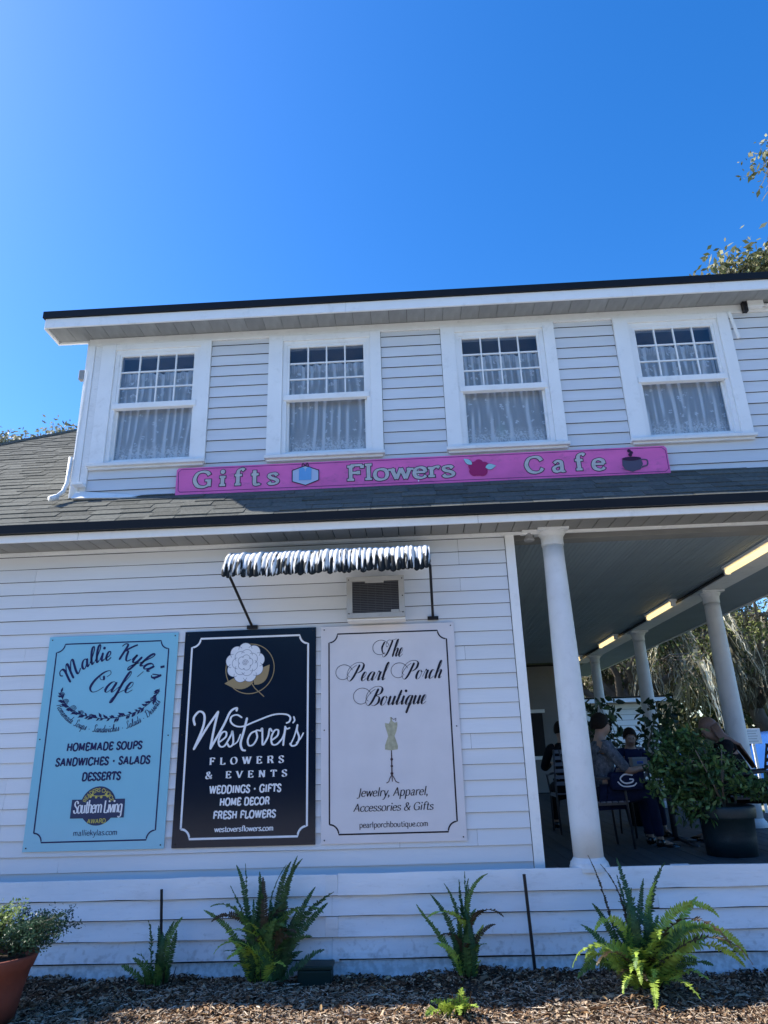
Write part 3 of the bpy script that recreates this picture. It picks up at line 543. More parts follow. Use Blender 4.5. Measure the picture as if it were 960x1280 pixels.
# joined copperplate script, x height 8
SCR = {'a':(9,"0,2 1.5,4.5;6.8,6.2 5.4,8 3,7.3 1.2,4 1.4,1 3,0 5,1.8 7,6 7.3,8;7.2,7.6 6.4,2 7.3,.1 9,2"),'l':(5,"0,2 2.6,6.5 4.6,12.5 4.2,16 2.8,15 2,10 1.9,3 2.8,.1 5,2"),
'i':(5,"0,2 2.3,8;2.3,8 1.9,2 2.9,.1 5,2;.2.9,12"),'e':(6.5,"0,2 3.5,3.5 4.8,6 3.8,8 2.2,7.4 1.1,4 1.6,1 3.4,0 6.5,2.4"),'y':(9,"0,2 1.8,8 1.7,3 2.8,.2 5,1.2 6.8,5 7.2,8;7.2,8 6.4,0 4.4,-6.2 2.2,-7.6 1.5,-5.4 4,-2.4 9,2"),
's':(6.5,"0,2 3,6 4,8.8;4,8.8 4.6,5 4.4,1.8 2.8,0 .8,1;4.4,1 6.5,2"),'f':(7,"0,2 3.6,7 6,13 5.6,16 4.2,15 3.2,9 2.6,0 1.6,-6.6 .2,-7.6 .6,-4.4 3.6,-.4 7,2;"),'h':(9,"0,2 2.6,6.5 4.6,12.5 4.2,16 2.8,15 2,9 1.5,0;1.6,2.2 4,7 5.8,8 6.7,6.4 6,2 6.9,.1 9,2"),
'r':(6.5,"0,2 2,8.8;2,8.8 3.2,7.6 4.6,7.8 4.2,4 4.4,.8 5,.1 6.5,2"),'o':(8,"0,2 1.2,3.5;4.6,8 2.2,7.3 1,4 1.6,.8 3.4,0 5.6,1.6 6.4,5 5.6,7.6 4.4,8;5,7.4 6.2,6.4 8,6.6"),'c':(6.5,"0,2 1.2,3.5;5.2,6.6 4.4,8 2.6,7.6 1.2,4.4 1.6,1 3.2,0 6.5,2.4"),
'u':(9,"0,2 1.8,8;1.8,8 1.5,2.4 2.6,.1 4.8,1.4 6.8,6 7.2,8;7.2,8 6.6,2 7.5,.1 9,2"),'t':(5.5,"0,2 3.4,13;3.4,13 2,3 2.8,.1 5.5,2;.8,8.6 5,8.9"),'q':(8.5,"0,2 1.5,4.5;6.8,6.2 5.4,8 3,7.3 1.2,4 1.4,1 3,0 5,1.8 7,8;7,8 6,0 5,-7.5;5,-6.5 6.4,-3 8.5,2"),
'v':(8,"0,2 1.7,8;1.7,8 1.6,3 2.6,.2 4.6,1.8 6,5.6 5.8,8;5.8,7.8 6.6,6.6 8,6.8"),'p':(9,"0,2 2,8.6;2,8.6 1.4,0 .7,-7;1.6,5 4,8 6.2,7.4 6.6,3.8 4.8,.2 2.2,.4;5,.3 7,.6 9,2"),'n':(9,"0,2 1.8,8;1.8,8 1.2,0;1.4,2.5 4,7.2 5.8,8 6.7,6.4 6,2 6.9,.1 9,2"),
'm':(13,"0,2 1.8,8;1.8,8 1.2,0;1.4,2.5 3.6,7.2 5,8 5.8,6.4 5.2,0;5.4,2.5 7.8,7.2 9.4,8 10.5,6.4 9.8,2 10.7,.1 13,2"),'d':(9,"0,2 1.5,4.5;6.8,6.2 5.4,8 3,7.3 1.2,4 1.4,1 3,0 5,1.8 7,6 8.2,16;8.2,16 6.4,2 7.3,.1 9,2"),'w':(12,"0,2 1.7,8;1.7,8 1.6,2.4 2.8,.1 4.8,1.8 6,8;6,8 5.8,2.4 7,.1 9,1.8 10,5.6 9.8,8;9.8,7.8 10.6,6.6 12,6.8"),
"'":(3,"1.6,15 1,11.5"),' ':(6,""),'.':(4,".1.6,.8"),"\u00b7":(7,".3,4"),'-':(6,"1,4 5,4"),"\u00e9":(8,"0,2 3.5,3.5 4.8,6 3.8,8 2.2,7.4 1.1,4 1.6,1 3.4,0 6.5,2.4;5.2,12.2 8,16.4"),
'M':(19,"1,10 -.5,12.5 1,15 3.8,14 4.2,9 2.2,0;3.4,6 7.2,14.6 8.6,14 8.4,8 7.4,0;8,5 12,14.4 13.8,14 13.6,8 13.2,2 14.4,0 17,1.5 18.5,3"),
'K':(15.5,"0,12.6 2,15.2 4.6,14.6 4.4,9 2.6,0;12.6,16.6 10.6,14.8 4.2,8;4.2,8 7.6,9 8.8,4 10.4,.6 12.4,0 15,2.2"),
'C':(13.5,"10.5,11.6 12.4,14 10.4,16.4 6.2,14.6 2.4,9 1.6,3.2 4.8,0 8.6,.8 12,4;7.6,12.4 9,9.6 6.2,9.8 4.2,13"),
'T':(14,"3.6,9 1.4,11.6 3,15.4 8,15.4 15,16.4;9.6,15.4 8.4,9 6,2.4 2.4,0 0,2;3.6,9 5,10.4;-1.6,14 -3.2,8.6 .2,3.8 4.4,2.6"),
'P':(13,"7.4,14.8 5.6,8 3.8,2.8 1.2,.2 -1.4,1.2;-.4,4 -4.4,6.4 -4,12 1.2,16.2 8,16.8 12.4,14.6 12,10 8.2,7.4 5.4,8;-1.4,1.2 -3.8,4.8 -1.2,11 3.8,14.6"),
'B':(14,"7.4,14.8 5.6,8 3.8,2.8 1.2,.2 -1.4,1.2;-.4,4 -4.4,6.4 -4,12 1.2,16.2 8,16.8 12.2,14.8 11.6,10.6 7,8.6 11.2,7.2 12,2.8 8.4,0 4.6,.6;-1.4,1.2 -3.8,4.8 -1.2,11 3.8,14.6"),
'H':(14,"1,13 3,15 4.4,12 2,0;12.8,15.6 10.6,9 10,1 12,.2 14,2;2.8,7.4 11,8"),'S':(11,"9.6,12 10.4,15 7.4,16 4.8,13 7,8 7.2,3.2 4.4,0 .8,1.6;7.4,1 11,2"),'D':(14,"4,15 2,0;0,13 6,16 12,13 13,7 9,1 4,0 0,1.4")}
def crom(pts, step):
    if len(pts) == 2:
        n = 2; return [pts[0], ((pts[0][0]+pts[1][0])/2, (pts[0][1]+pts[1][1])/2), pts[1]]
    closed = (abs(pts[0][0] - pts[-1][0]) < 1e-6 and abs(pts[0][1] - pts[-1][1]) < 1e-6)
    P = ([pts[-2]] + pts + [pts[1]]) if closed else ([pts[0]] + pts + [pts[-1]]); out = []
    for i in range(1, len(P) - 2):
        for k in range(step):
            t = k / step; r_ = []
            for d in (0, 1):
                a, b, c, e = P[i-1][d], P[i][d], P[i+1][d], P[i+2][d]
                r_.append(0.5 * (2*b + (-a+c)*t + (2*a-5*b+4*c-e)*t*t + (-a+3*b-3*c+e)*t**3))
            out.append(tuple(r_))
    out.append(P[-2]); return out
class Ink:
    def __init__(s): s.v = []; s.f = []; s.n = 0
    def poly(s, pts):
        o = len(s.v); dz = (s.n % 60) * 0.000022; s.n += 1
        s.v += [(p[0], -dz, p[1]) for p in pts]; s.f.append(tuple(range(o, o + len(pts))))
    def ribbon(s, pts, widths):
        # drops coincident points
        q = [pts[0]]; w = [widths[0]]
        for p, ww in zip(pts[1:], widths[1:]):
            if math.hypot(p[0]-q[-1][0], p[1]-q[-1][1]) > 1e-5: q.append(p); w.append(ww)
        if len(q) < 2: return
        o = len(s.v); dz = (s.n % 60) * 0.000022; s.n += 1; n = len(q)
        for i in range(n):
            a = q[max(0, i-1)]; b = q[min(n-1, i+1)]; dx, dy = b[0]-a[0], b[1]-a[1]; L = math.hypot(dx, dy) or 1
            nx, ny = -dy / L * w[i] / 2, dx / L * w[i] / 2
            s.v += [(q[i][0] + nx, -dz, q[i][1] + ny), (q[i][0] - nx, -dz, q[i][1] - ny)]
        for i in range(n - 1): s.f.append((o+2*i, o+2*i+1, o+2*i+3, o+2*i+2))
    def disc(s, c, r, n=14): s.poly([(c[0] + r*math.cos(2*math.pi*k/n), c[1] + r*math.sin(2*math.pi*k/n)) for k in range(n)])
    def obj(s, name, m, parent, origin, **k):
        mb = MB(); mb.v = [(p[0], p[1], p[2]) for p in s.v]; mb.f = s.f; o = ob(name, mb, m, parent, **k); o.location = origin; return o
def glyph_strokes(font, ch):
    adv, d = font.get(ch, font[' ']); out = []
    for st in d.split(';'):
        st = st.strip()
        if not st: continue
        fs = fe = dot = False
        if st[0] == 's': fs = True; st = st[1:]
        elif st[0] == 'b': fs = fe = True; st = st[1:]
        elif st[0] == '.' and ' ' not in st: dot = True; st = st[1:]
        if 'e' in st: fe = True; st = st.replace('e', ' ')
        pts = [tuple(float(c) for c in p.split(',')) for p in st.split()]
        out.append((pts, fs, fe, dot))
    return adv, out
def text_width(font, s, track=0): return sum(font.get(c, font[' '])[0] + track for c in s) - track
def write(ink, font, s, x0, x1, z, xh, thick, thin, style='serif', shear=0.0, track=0.0, warp=None, serif=1.6, steps=5, xcap=10.0, z1=None, adds=0.0):
    """write the string so that it fills x0..x1 on baseline z (sloping to z1); xh = metres per 10 units of height"""
    W_ = text_width(font, s, track); sx = (x1 - x0) / W_; sy = xh / 10.0; cx = 0.0
    z1 = z if z1 is None else z1
    def T(p):
        x = (p[0] + shear * p[1] * sy / sx) * sx; y = p[1] * sy
        if warp: return warp(x, y)
        return (x0 + x, z + (z1 - z) * (x / (x1 - x0)) + y)
    for ch in s:
        adv, sts = glyph_strokes(font, ch)
        for pts, fs, fe, dot in sts:
            if dot:
                ink.disc(T((pts[0][0] + cx, pts[0][1])), thick * 0.62 + adds / 2); continue
            loc = crom([(p[0] + cx, p[1]) for p in pts], steps); P = [T(p) for p in loc]; ws = []
            for i in range(len(loc)):
                a = loc[max(0, i-1)]; b = loc[min(len(loc)-1, i+1)]; dx, dy = b[0]-a[0], b[1]-a[1]; L = math.hypot(dx, dy) or 1
                if style == 'mono': w = thick
                elif style == 'script': w = thin + (thick - thin) * max(0, -dy / L) ** 1.6
                else:
                    na = math.radians(18); an = math.atan2(dy, dx); w = thin + (thick - thin) * abs(math.sin(an - na)) ** 1.5
                ws.append(w + adds)
            if style == 'script' and len(ws) > 3: ws[0] *= 0.6; ws[-1] *= 0.6
            if adds and len(P) > 1:   # outline copies reach a little past the ends
                for e, f_ in ((0, 1), (-1, -2)):
                    dx, dy = P[e][0]-P[f_][0], P[e][1]-P[f_][1]; L = math.hypot(dx, dy) or 1; P[e] = (P[e][0] + dx/L*adds/2, P[e][1] + dy/L*adds/2)
            ink.ribbon(P, ws)
            for flag, p in ((fs, pts[0]), (fe, pts[-1])):
                if flag:
                    th = thin * (1.0 if style != 'slab' else 1.15); off = (th / sy / 2) * (-1 if p[1] > 5 else 1)
                    a = T((p[0] + cx - serif - adds / sx / 2, p[1] + off)); b = T((p[0] + cx + serif + adds / sx / 2, p[1] + off)); ink.ribbon([a, b], [th + adds] * 2)
        cx += adv + track
def sans(s, x0, x1, z, h, m, parent, origin, bold=0.02, shear=0.08, name='lettering', z1=None):
    cu = bpy.data.curves.new('t', 'FONT'); cu.body = s; cu.size = 1.0; cu.offset = bold; cu.shear = shear; cu.resolution_u = 3; cu.space_character = 1.08
    to = bpy.data.objects.new('t', cu); COL.objects.link(to); dg = bpy.context.evaluated_depsgraph_get(); dg.update()
    me = bpy.data.meshes.new_from_object(to.evaluated_get(dg)); bpy.data.objects.remove(to)
    co = np.zeros(len(me.vertices) * 3, dtype=np.float32); me.vertices.foreach_get('co', co); co = co.reshape(-1, 3)
    mn, mx = co.min(0), co.max(0); z1 = z if z1 is None else z1
    u = (co[:, 0] - mn[0]) / (mx[0] - mn[0]); v = (co[:, 1] - mn[1]) / (mx[1] - mn[1])
    new = np.stack([x0 + u * (x1 - x0), np.zeros(len(co)), z + v * h], 1).astype(np.float32)
    me.vertices.foreach_set('co', new.ravel()); me.materials.clear(); me.materials.append(m); me.update()
    o = link(name, me, parent); o.location = origin; return o
def caps(s, x0, x1, z, h, m, parent, wd=0.0145):
    k = Ink(); write(k, SER, s, x0 + wd / 2, x1 - wd / 2, z + wd / 2, (h - wd) / 1.5, wd, wd, 'mono', 0.06, track=1.2, serif=0); k.obj('lettering', m, parent, L1)
def border(ink, w, h, mx_, mz, r, wd):
    # rectangle with concave rounded notches at the corners
    P = []
    def arc(cx, cz, a0, a1):
        for k in range(9): a = math.radians(a0 + (a1 - a0) * k / 8); P.append((cx + r * math.cos(a), cz + r * math.sin(a)))
    x0, x1, z0, z1 = mx_, w - mx_, mz, h - mz
    arc(x0, z0, 90, 0); arc(x1, z0, 180, 90); arc(x1, z1, 270, 180); arc(x0, z1, 360, 270); P.append(P[0])
    ink.ribbon(P, [wd] * len(P))
# ------------------------------------------------------------------ big wall signs
SW, SH = 1.224, 1.826
NAVY = flat('navy_print', (0.012, 0.014, 0.085)); DKPRINT = flat('black_print', (0.012, 0.010, 0.02)); WPRINT = flat('white_print', (0.78, 0.79, 0.83)); GOLD = flat('tan_gold_print', (0.34, 0.25, 0.13)); YEL = flat('yellow_print', (0.55, 0.48, 0.12)); GREYP = flat('grey_line_print', (0.16, 0.18, 0.25))
P_BLUE = mat('pale_blue_panel', (0.24, 0.55, 0.70), 0.22, 0.5, 0.03, 2, coat=0.3); P_NAVY = mat('navy_panel', (0.004, 0.011, 0.028), 0.14, 0.35, 0.1, 2); P_LAV = mat('pale_lavender_panel', (0.70, 0.67, 0.70), 0.25, 0.5, 0.05, 4, coat=0.3)
YP = -0.022
def panel(name, x, label, m):
    t = thing(name, label, 'sign', (x, YP, 0.95), 'large printed signs on the lower wall')
    bx('panel', 0, SW, -0.008, 0.0, 0, SH, m, t, bev=0.001)
    for a in (0.03, SW - 0.03):
        for b in (0.03, SH / 2, SH - 0.03): ob('screw', MB().tube([(a, -0.012, b), (a, -0.008, b)], 0.006, 8), BLACKMETAL, t)
    return t
L1 = (0, -0.0100, 0); L2 = (0, -0.0115, 0); L3 = (0, -0.0130, 0); L4 = (0, -0.0145, 0)
# sign 1
t1 = panel('cafe_sign', -3.42, 'pale blue cafe sign with navy lettering and a leafy garland', P_BLUE)
k = Ink(); border(k, SW, SH, 0.083, 0.072, 0.074, 0.0115); k.obj('border_line', NAVY, t1, L1)
def arcwarp(cx, cz, r, a0, inside=False):
    # baseline runs clockwise over the top from angle a0
    def f(x, y):
        a = a0 - x / r; rr = r + y; return (cx + rr * math.cos(a), cz + rr * math.sin(a))
    return f
def ellwarp(cx, cz, rx, rz_, a0, a1, width, up=1):
    # text along an ellipse from angle a0 to a1 over its total width
    N_ = 200; A = [a0 + (a1 - a0) * i / N_ for i in range(N_ + 1)]; L = [0.0]
    for i in range(N_): L.append(L[-1] + math.hypot(rx * (math.cos(A[i+1]) - math.cos(A[i])), rz_ * (math.sin(A[i+1]) - math.sin(A[i]))))
    def f(x, y):
        d = x / width * L[-1]; i = min(N_ - 1, max(0, int(np.searchsorted(L, d)) - 1)); tt = (d - L[i]) / (L[i+1] - L[i]); a = A[i] + (A[i+1] - A[i]) * tt
        px, pz = cx + rx * math.cos(a), cz + rz_ * math.sin(a); s_ = 1 if a1 > a0 else -1
        tx, tz = -rx * math.sin(a) * s_, rz_ * math.cos(a) * s_; Lt = math.hypot(tx, tz); nx_, nz_ = -tz / Lt, tx / Lt
        return (px + nx_ * y, pz + nz_ * y)
    return f
k = Ink(); wd = 1.10
write(k, SCR, "Mallie Kyla's", 0, wd, 0, 0.098, 0.021, 0.010, 'script', 0.25, warp=ellwarp(0.632, 1.28, 0.415, 0.315, R(160), R(22), wd), track=0.6)
k.obj('lettering', NAVY, t1, L1)
k = Ink(); write(k, SCR, "Caf\u00e9", 0.405, 0.84, 1.315, 0.118, 0.023, 0.006, 'script', 0.42, z1=1.290); k.obj('lettering', NAVY, t1, L1)
# garland
k = Ink(); rg = random.Random(4)
f = ellwarp(0.625, 1.36, 0.462, 0.285, R(188), R(352), 1.0); pts = [f(i / 40, 0) for i in range(41)]; k.ribbon(pts, [0.006] * 41)
for i in range(56):
    u = (i + 0.5) / 56; p = f(u, 0); q = f(u + 0.012, 0); dx, dz = q[0] - p[0], q[1] - p[1]; sgn = 1 if u < 0.5 else -1
    an = math.atan2(dz * sgn, dx * sgn) * 1 + rg.choice((-1, 1)) * rg.uniform(0.4, 1.0); L = rg.uniform(0.038, 0.062); w = L * 0.42
    if sgn > 0: an += math.pi
    k.poly([(p[0], p[1]), (p[0] + L*.5*math.cos(an) - w*.5*math.sin(an), p[1] + L*.5*math.sin(an) + w*.5*math.cos(an)), (p[0] + L*math.cos(an), p[1] + L*math.sin(an)), (p[0] + L*.5*math.cos(an) + w*.5*math.sin(an), p[1] + L*.5*math.sin(an) - w*.5*math.cos(an))])
for (u, r_) in ((0.03, .026), (0.10, .030), (0.19, .034), (0.27, .026), (0.36, .02), (0.9, .022), (0.97, .024)):
    c = f(u, 0.008); P = [(c[0] + r_*(1 - i/26)*math.cos(i*.75), c[1] + r_*(1 - i/26)*math.sin(i*.75)) for i in range(24)]; k.ribbon(P, [0.0045] * 24)
k.obj('garland', NAVY, t1, L1)
k = Ink(); wd = 1.2; write(k, SCR, "Homemade Soups \u00b7 Sandwiches \u00b7 Salads \u00b7 Desserts", 0, wd, 0, 0.040, 0.0062, 0.0042, 'script', 0.15, warp=ellwarp(0.622, 1.30, 0.50, 0.345, R(196), R(344), wd), track=0.6); k.obj('lettering', NAVY, t1, L1)
caps('HOMEMADE SOUPS', 0.278, 0.972, 0.80, 0.077, NAVY, t1); caps('SANDWICHES \u2022 SALADS', 0.193, 1.055, 0.676, 0.077, NAVY, t1); caps('DESSERTS', 0.444, 0.804, 0.550, 0.077, NAVY, t1)
BADGE = flat('badge_slate', (0.03, 0.045, 0.11))
k = Ink(); k.disc((0.622, 0.35), 0.157, 48); k.obj('badge', BADGE, t1, L1)
k = Ink(); k.poly([(0.386, 0.254), (0.857, 0.252), (0.855, 0.402), (0.388, 0.404)]); k.obj('badge_band', BADGE, t1, L2)
k = Ink(); write(k, SER, "Southern Living", 0.41, 0.838, 0.295, 0.064, 0.0135, 0.0065, 'serif', 0.05, track=-1.2, serif=1.0); k.obj('lettering', WPRINT, t1, L3)
k = Ink(); write(k, SER, "AWARD", 0.54, 0.704, 0.213, 0.022, 0.006, 0.004, 'mono', serif=0); k.obj('lettering', YEL, t1, L3)
k = Ink(); wd = 0.30; write(k, SER, "READERS CHOICE", 0, wd, 0, 0.020, 0.005, 0.004, 'mono', serif=0, warp=ellwarp(0.622, 0.35, 0.112, 0.112, R(165), R(15), wd))
k.ribbon([(0.54, 0.425), (0.57, 0.432), (0.62, 0.428), (0.67, 0.432), (0.705, 0.425)], [0.006] * 5)
k.obj('lettering', YEL, t1, L3)
for (a, b) in ((0.55, .425), (0.565, .44), (0.685, .44), (0.70, .425), (0.60, .42), (0.645, .42)): k = Ink(); k.disc((a, b), 0.011, 7); k.obj('badge_bloom', YEL, t1, L4)
k = Ink(); write(k, SER, "malliekylas.com", 0.427, 0.815, 0.118, 0.028, 0.0055, 0.0035, 'serif', serif=.8); k.obj('lettering', NAVY, t1, L1)
# sign 2
t2 = panel('florist_sign', -2.132, 'dark navy florist sign with a white flower and white lettering', P_NAVY)
k = Ink(); border(k, SW, SH, 0.072, 0.068, 0.078, 0.017); k.obj('border_line', WPRINT, t2, L1)
k = Ink(); P = [(0.620 + 0.222*math.cos(a*math.pi/30), 1.470 + 0.222*math.sin(a*math.pi/30)) for a in range(-52, 9)]; k.ribbon(P, [0.0075] * len(P))
def leafpoly(k, a, b, w, bend=0.0):
    dx, dz = b[0]-a[0], b[1]-a[1]; L = math.hypot(dx, dz); ux, uz = dx/L, dz/L; nx_, nz_ = -uz, ux; P = []
    for i in range(11): t = i/10; s_ = w*math.sin(math.pi*t**0.8); P.append((a[0]+dx*t+nx_*(s_+bend*math.sin(math.pi*t)), a[1]+dz*t+nz_*(s_+bend*math.sin(math.pi*t))))
    for i in range(9, 0, -1): t = i/10; s_ = -w*math.sin(math.pi*t**0.8); P.append((a[0]+dx*t+nx_*(s_+bend*math.sin(math.pi*t)), a[1]+dz*t+nz_*(s_+bend*math.sin(math.pi*t))))
    k.poly(P)
leafpoly(k, (0.655, 1.35), (0.39, 1.345), 0.058, 0.0); leafpoly(k, (0.665, 1.325), (0.80, 1.50), 0.056)
k.ribbon([(0.625, 1.36), (0.67, 1.295), (0.756, 1.218)], [0.010, 0.008, 0.007]); k.obj('flower_leaves', GOLD, t2, L1)
fc = (0.575, 1.525); k = Ink(); k2 = Ink()
for ring, (n_, rr_, pr, a0) in enumerate(((9, 0.118, 0.062, 0.2), (7, 0.07, 0.05, 0.5), (5, 0.035, 0.036, 0.1))):
    for i in range(n_):
        a = a0 + 2*math.pi*i/n_; c = (fc[0] + rr_*math.cos(a), fc[1] + rr_*math.sin(a)); k.disc(c, pr, 16)
        P = [(c[0] + pr*math.cos(a + q), c[1] + pr*math.sin(a + q)) for q in [(-1.5 + 3.0*u_/10) for u_ in range(11)]]; k2.ribbon(P, [0.0035] * 11)
k.disc(fc, 0.09, 20); k.obj('flower_petals', WPRINT, t2, L2)
P = [(fc[0] + 0.030*(1 - i/20)*math.cos(i*.8), fc[1] + 0.030*(1 - i/20)*math.sin(i*.8)) for i in range(18)]; k2.ribbon(P, [0.004] * 18); k2.obj('petal_lines', GREYP, t2, L3)
k = Ink()
def mono(P, w=0.021, steps=6):
    q = crom(P, steps); k.ribbon(q, [w * (0.72 + 0.28 * min(1, abs(q[min(i+1, len(q)-1)][1]-q[max(i-1, 0)][1]) / (1e-6 + math.hypot(q[min(i+1, len(q)-1)][0]-q[max(i-1, 0)][0], q[min(i+1, len(q)-1)][1]-q[max(i-1, 0)][1])))) for i in range(len(q))])
    k.disc(q[0], w * 0.42, 10); k.disc(q[-1], w * 0.42, 10)
mono([(0.140, 0.995), (0.128, 1.055), (0.175, 1.108), (0.222, 1.075), (0.215, 0.97), (0.145, 0.79)]); mono([(0.145, 0.79), (0.25, 0.965), (0.345, 1.100)]); mono([(0.345, 1.100), (0.315, 0.95), (0.292, 0.79)]); mono([(0.292, 0.79), (0.40, 0.98), (0.455, 1.095), (0.51, 1.128), (0.512, 1.105)])
mono([(0.375, 0.845), (0.425, 0.885), (0.425, 0.925), (0.39, 0.92), (0.362, 0.86), (0.375, 0.808), (0.42, 0.812), (0.475, 0.905)], 0.017); mono([(0.475, 0.905), (0.482, 0.93), (0.492, 0.87), (0.49, 0.82), (0.462, 0.80), (0.443, 0.825)], 0.017); mono([(0.485, 0.81), (0.53, 0.84), (0.555, 0.90)], 0.013)
mono([(0.608, 1.035), (0.585, 0.93), (0.560, 0.83), (0.575, 0.775), (0.600, 0.765)]); mono([(0.560, 1.045), (0.518, 1.068), (0.470, 1.055), (0.463, 1.012), (0.505, 0.975), (0.575, 0.968), (0.68, 1.005), (0.84, 1.058), (0.95, 1.060), (0.995, 1.035), (0.990, 0.998), (0.965, 0.985)], 0.017)
mono([(0.690, 0.925), (0.648, 0.905), (0.622, 0.85), (0.635, 0.805), (0.675, 0.815), (0.705, 0.87), (0.695, 0.925), (0.715, 0.93), (0.735, 0.925)], 0.017); mono([(0.735, 0.925), (0.748, 0.945), (0.752, 0.87), (0.758, 0.806), (0.80, 0.87), (0.815, 0.94), (0.835, 0.92)], 0.017)
mono([(0.838, 0.845), (0.885, 0.88), (0.892, 0.925), (0.86, 0.925), (0.832, 0.87), (0.84, 0.812), (0.88, 0.808), (0.925, 0.85)], 0.017); mono([(0.925, 0.85), (0.945, 0.90), (0.952, 0.955)], 0.014); mono([(0.952, 0.955), (0.968, 0.935), (0.992, 0.942)], 0.016); mono([(0.956, 0.945), (0.945, 0.87), (0.938, 0.80)], 0.017)
mono([(1.028, 1.035), (1.036, 1.005), (1.022, 0.985)], 0.015); mono([(1.0, 0.80), (1.035, 0.87), (1.062, 0.965)], 0.013); mono([(1.062, 0.965), (1.058, 0.92), (1.078, 0.86), (1.058, 0.805), (1.02, 0.79), (0.998, 0.81)], 0.017); mono([(1.055, 0.815), (1.09, 0.85), (1.115, 0.895)], 0.013)
k.obj('lettering', WPRINT, t2, L1)
k = Ink(); write(k, SER, "FLOWERS", 0.290, 0.945, 0.655, 0.038, 0.017, 0.003, 'serif', track=11, serif=2.6); write(k, SER, "& EVENTS", 0.262, 0.975, 0.543, 0.036, 0.016, 0.003, 'serif', track=11, serif=2.6); k.obj('lettering', WPRINT, t2, L1)
caps('WEDDINGS \u2022 GIFTS', 0.294, 0.932, 0.416, 0.072, WPRINT, t2, 0.0132); caps('HOME DECOR', 0.389, 0.834, 0.317, 0.070, WPRINT, t2, 0.0132); caps('FRESH FLOWERS', 0.338, 0.890, 0.214, 0.070, WPRINT, t2, 0.0132)
k = Ink(); write(k, SER, "westoversflowers.com", 0.362, 0.869, 0.118, 0.027, 0.0085, 0.0045, 'serif', serif=1.1); k.obj('lettering', WPRINT, t2, L1)
# sign 3
t3 = panel('boutique_sign', -0.862, 'pale lavender boutique sign with black script and a small dress form', P_LAV)
k = Ink(); border(k, SW, SH, 0.074, 0.072, 0.078, 0.0125); k.obj('border_line', DKPRINT, t3, L1)
k = Ink()
write(k, SCR, "The", 0.555, 0.740, 1.530, 0.098, 0.017, 0.0035, 'script', 0.30); write(k, SCR, "Pearl", 0.250, 0.575, 1.325, 0.098, 0.019, 0.0035, 'script', 0.34, track=0.8); write(k, SCR, "Porch", 0.745, 1.080, 1.325, 0.098, 0.019, 0.0035, 'script', 0.34, track=0.8)
write(k, SCR, "Boutique", 0.415, 0.930, 1.108, 0.098, 0.020, 0.0035, 'script', 0.34, track=0.6)
for cx_, cz_, sc_ in ((0.545, 1.610, 1.0), (0.205, 1.400, 1.0), (0.705, 1.400, 1.0), (0.365, 1.185, 1.05)):
    P = [(cx_ + sc_*0.085*math.cos(a*math.pi/14 + 0.3)*(1 - a/70), cz_ + sc_*0.080*math.sin(a*math.pi/14 + 0.3)*(1 - a/70)) for a in range(0, 24)]; k.ribbon(P, [0.0042] * len(P))
k.obj('lettering', DKPRINT, t3, L1)
CREAM = mat('dress_form_print', (0.42, 0.40, 0.28), 0.5, 0.2, 0.25, 30)
k = Ink(); k.poly([(0.567, 0.958), (0.600, 0.950), (0.615, 0.975), (0.612, 1.005), (0.628, 1.005), (0.632, 0.972), (0.652, 0.958), (0.676, 0.962), (0.676, 0.93), (0.665, 0.885), (0.648, 0.846), (0.660, 0.81), (0.675, 0.765), (0.672, 0.735), (0.615, 0.728), (0.562, 0.736), (0.562, 0.77), (0.578, 0.81), (0.592, 0.846), (0.580, 0.89), (0.568, 0.93)]); k.obj('dress_form', CREAM, t3, L1)
k = Ink(); k.ribbon([(0.617, 0.728), (0.617, 0.675), (0.616, 0.62), (0.615, 0.52)], [0.008, 0.010, 0.010, 0.012]); k.disc((0.617, 0.655), 0.012); k.disc((0.616, 0.60), 0.011); k.disc((0.615, 0.54), 0.013); k.ribbon(crom([(0.615, 0.53), (0.595, 0.50), (0.585, 0.475), (0.565, 0.465)], 4), [0.007] * 13); k.ribbon(crom([(0.615, 0.53), (0.635, 0.50), (0.648, 0.475), (0.675, 0.463)], 4), [0.007] * 13)
k.ribbon([(0.615, 0.53), (0.617, 0.475)], [0.007] * 2); k.ribbon(crom([(0.622, 1.002), (0.645, 0.985), (0.665, 0.995), (0.66, 0.97)], 4), [0.004] * 13); k.obj('stand_print', flat('brown_print', (0.06, 0.03, 0.035)), t3, L2)
k = Ink(); write(k, SER, "Jewelry, Apparel,", 0.310, 0.915, 0.362, 0.044, 0.0095, 0.0035, 'serif', 0.22, serif=1.1); write(k, SER, "Accessories & Gifts", 0.275, 0.955, 0.246, 0.040, 0.0090, 0.0035, 'serif', 0.22, serif=1.1); write(k, SER, "pearlporchboutique.com", 0.326, 0.908, 0.120, 0.028, 0.0062, 0.0034, 'serif', serif=.9); k.obj('lettering', DKPRINT, t3, L1)
# ------------------------------------------------------------------ pink sign
PINK = mat('pink_board_paint', (0.82, 0.17, 0.46), 0.6, 0.2, 0.14, 3, dirt=0.65, dirtcol=(0.30, 0.12, 0.20), bump=0.15, stretch=(1, 1, 2))
t4 = thing('pink_sign', 'long pink painted board reading Gifts Flowers Cafe under the upper windows', 'sign', (-2.43, 0.262, 4.257))
pb = MB(); pb.add([(0, 0, 0.0), (5.10, 0, 0.0), (5.10, 0, 0.275), (5.075, 0, 0.302), (0.02, 0, 0.302), (0, 0, 0.28), (0, -0.024, 0.0), (5.10, -0.024, 0.0), (5.10, -0.024, 0.275), (5.075, -0.024, 0.302), (0.02, -0.024, 0.302), (0, -0.024, 0.28)],
      [(0, 1, 2, 3, 4, 5), (11, 10, 9, 8, 7, 6)] + [(i, (i + 1) % 6, (i + 1) % 6 + 6, i + 6) for i in range(6)]); ob('board', pb, PINK, t4)
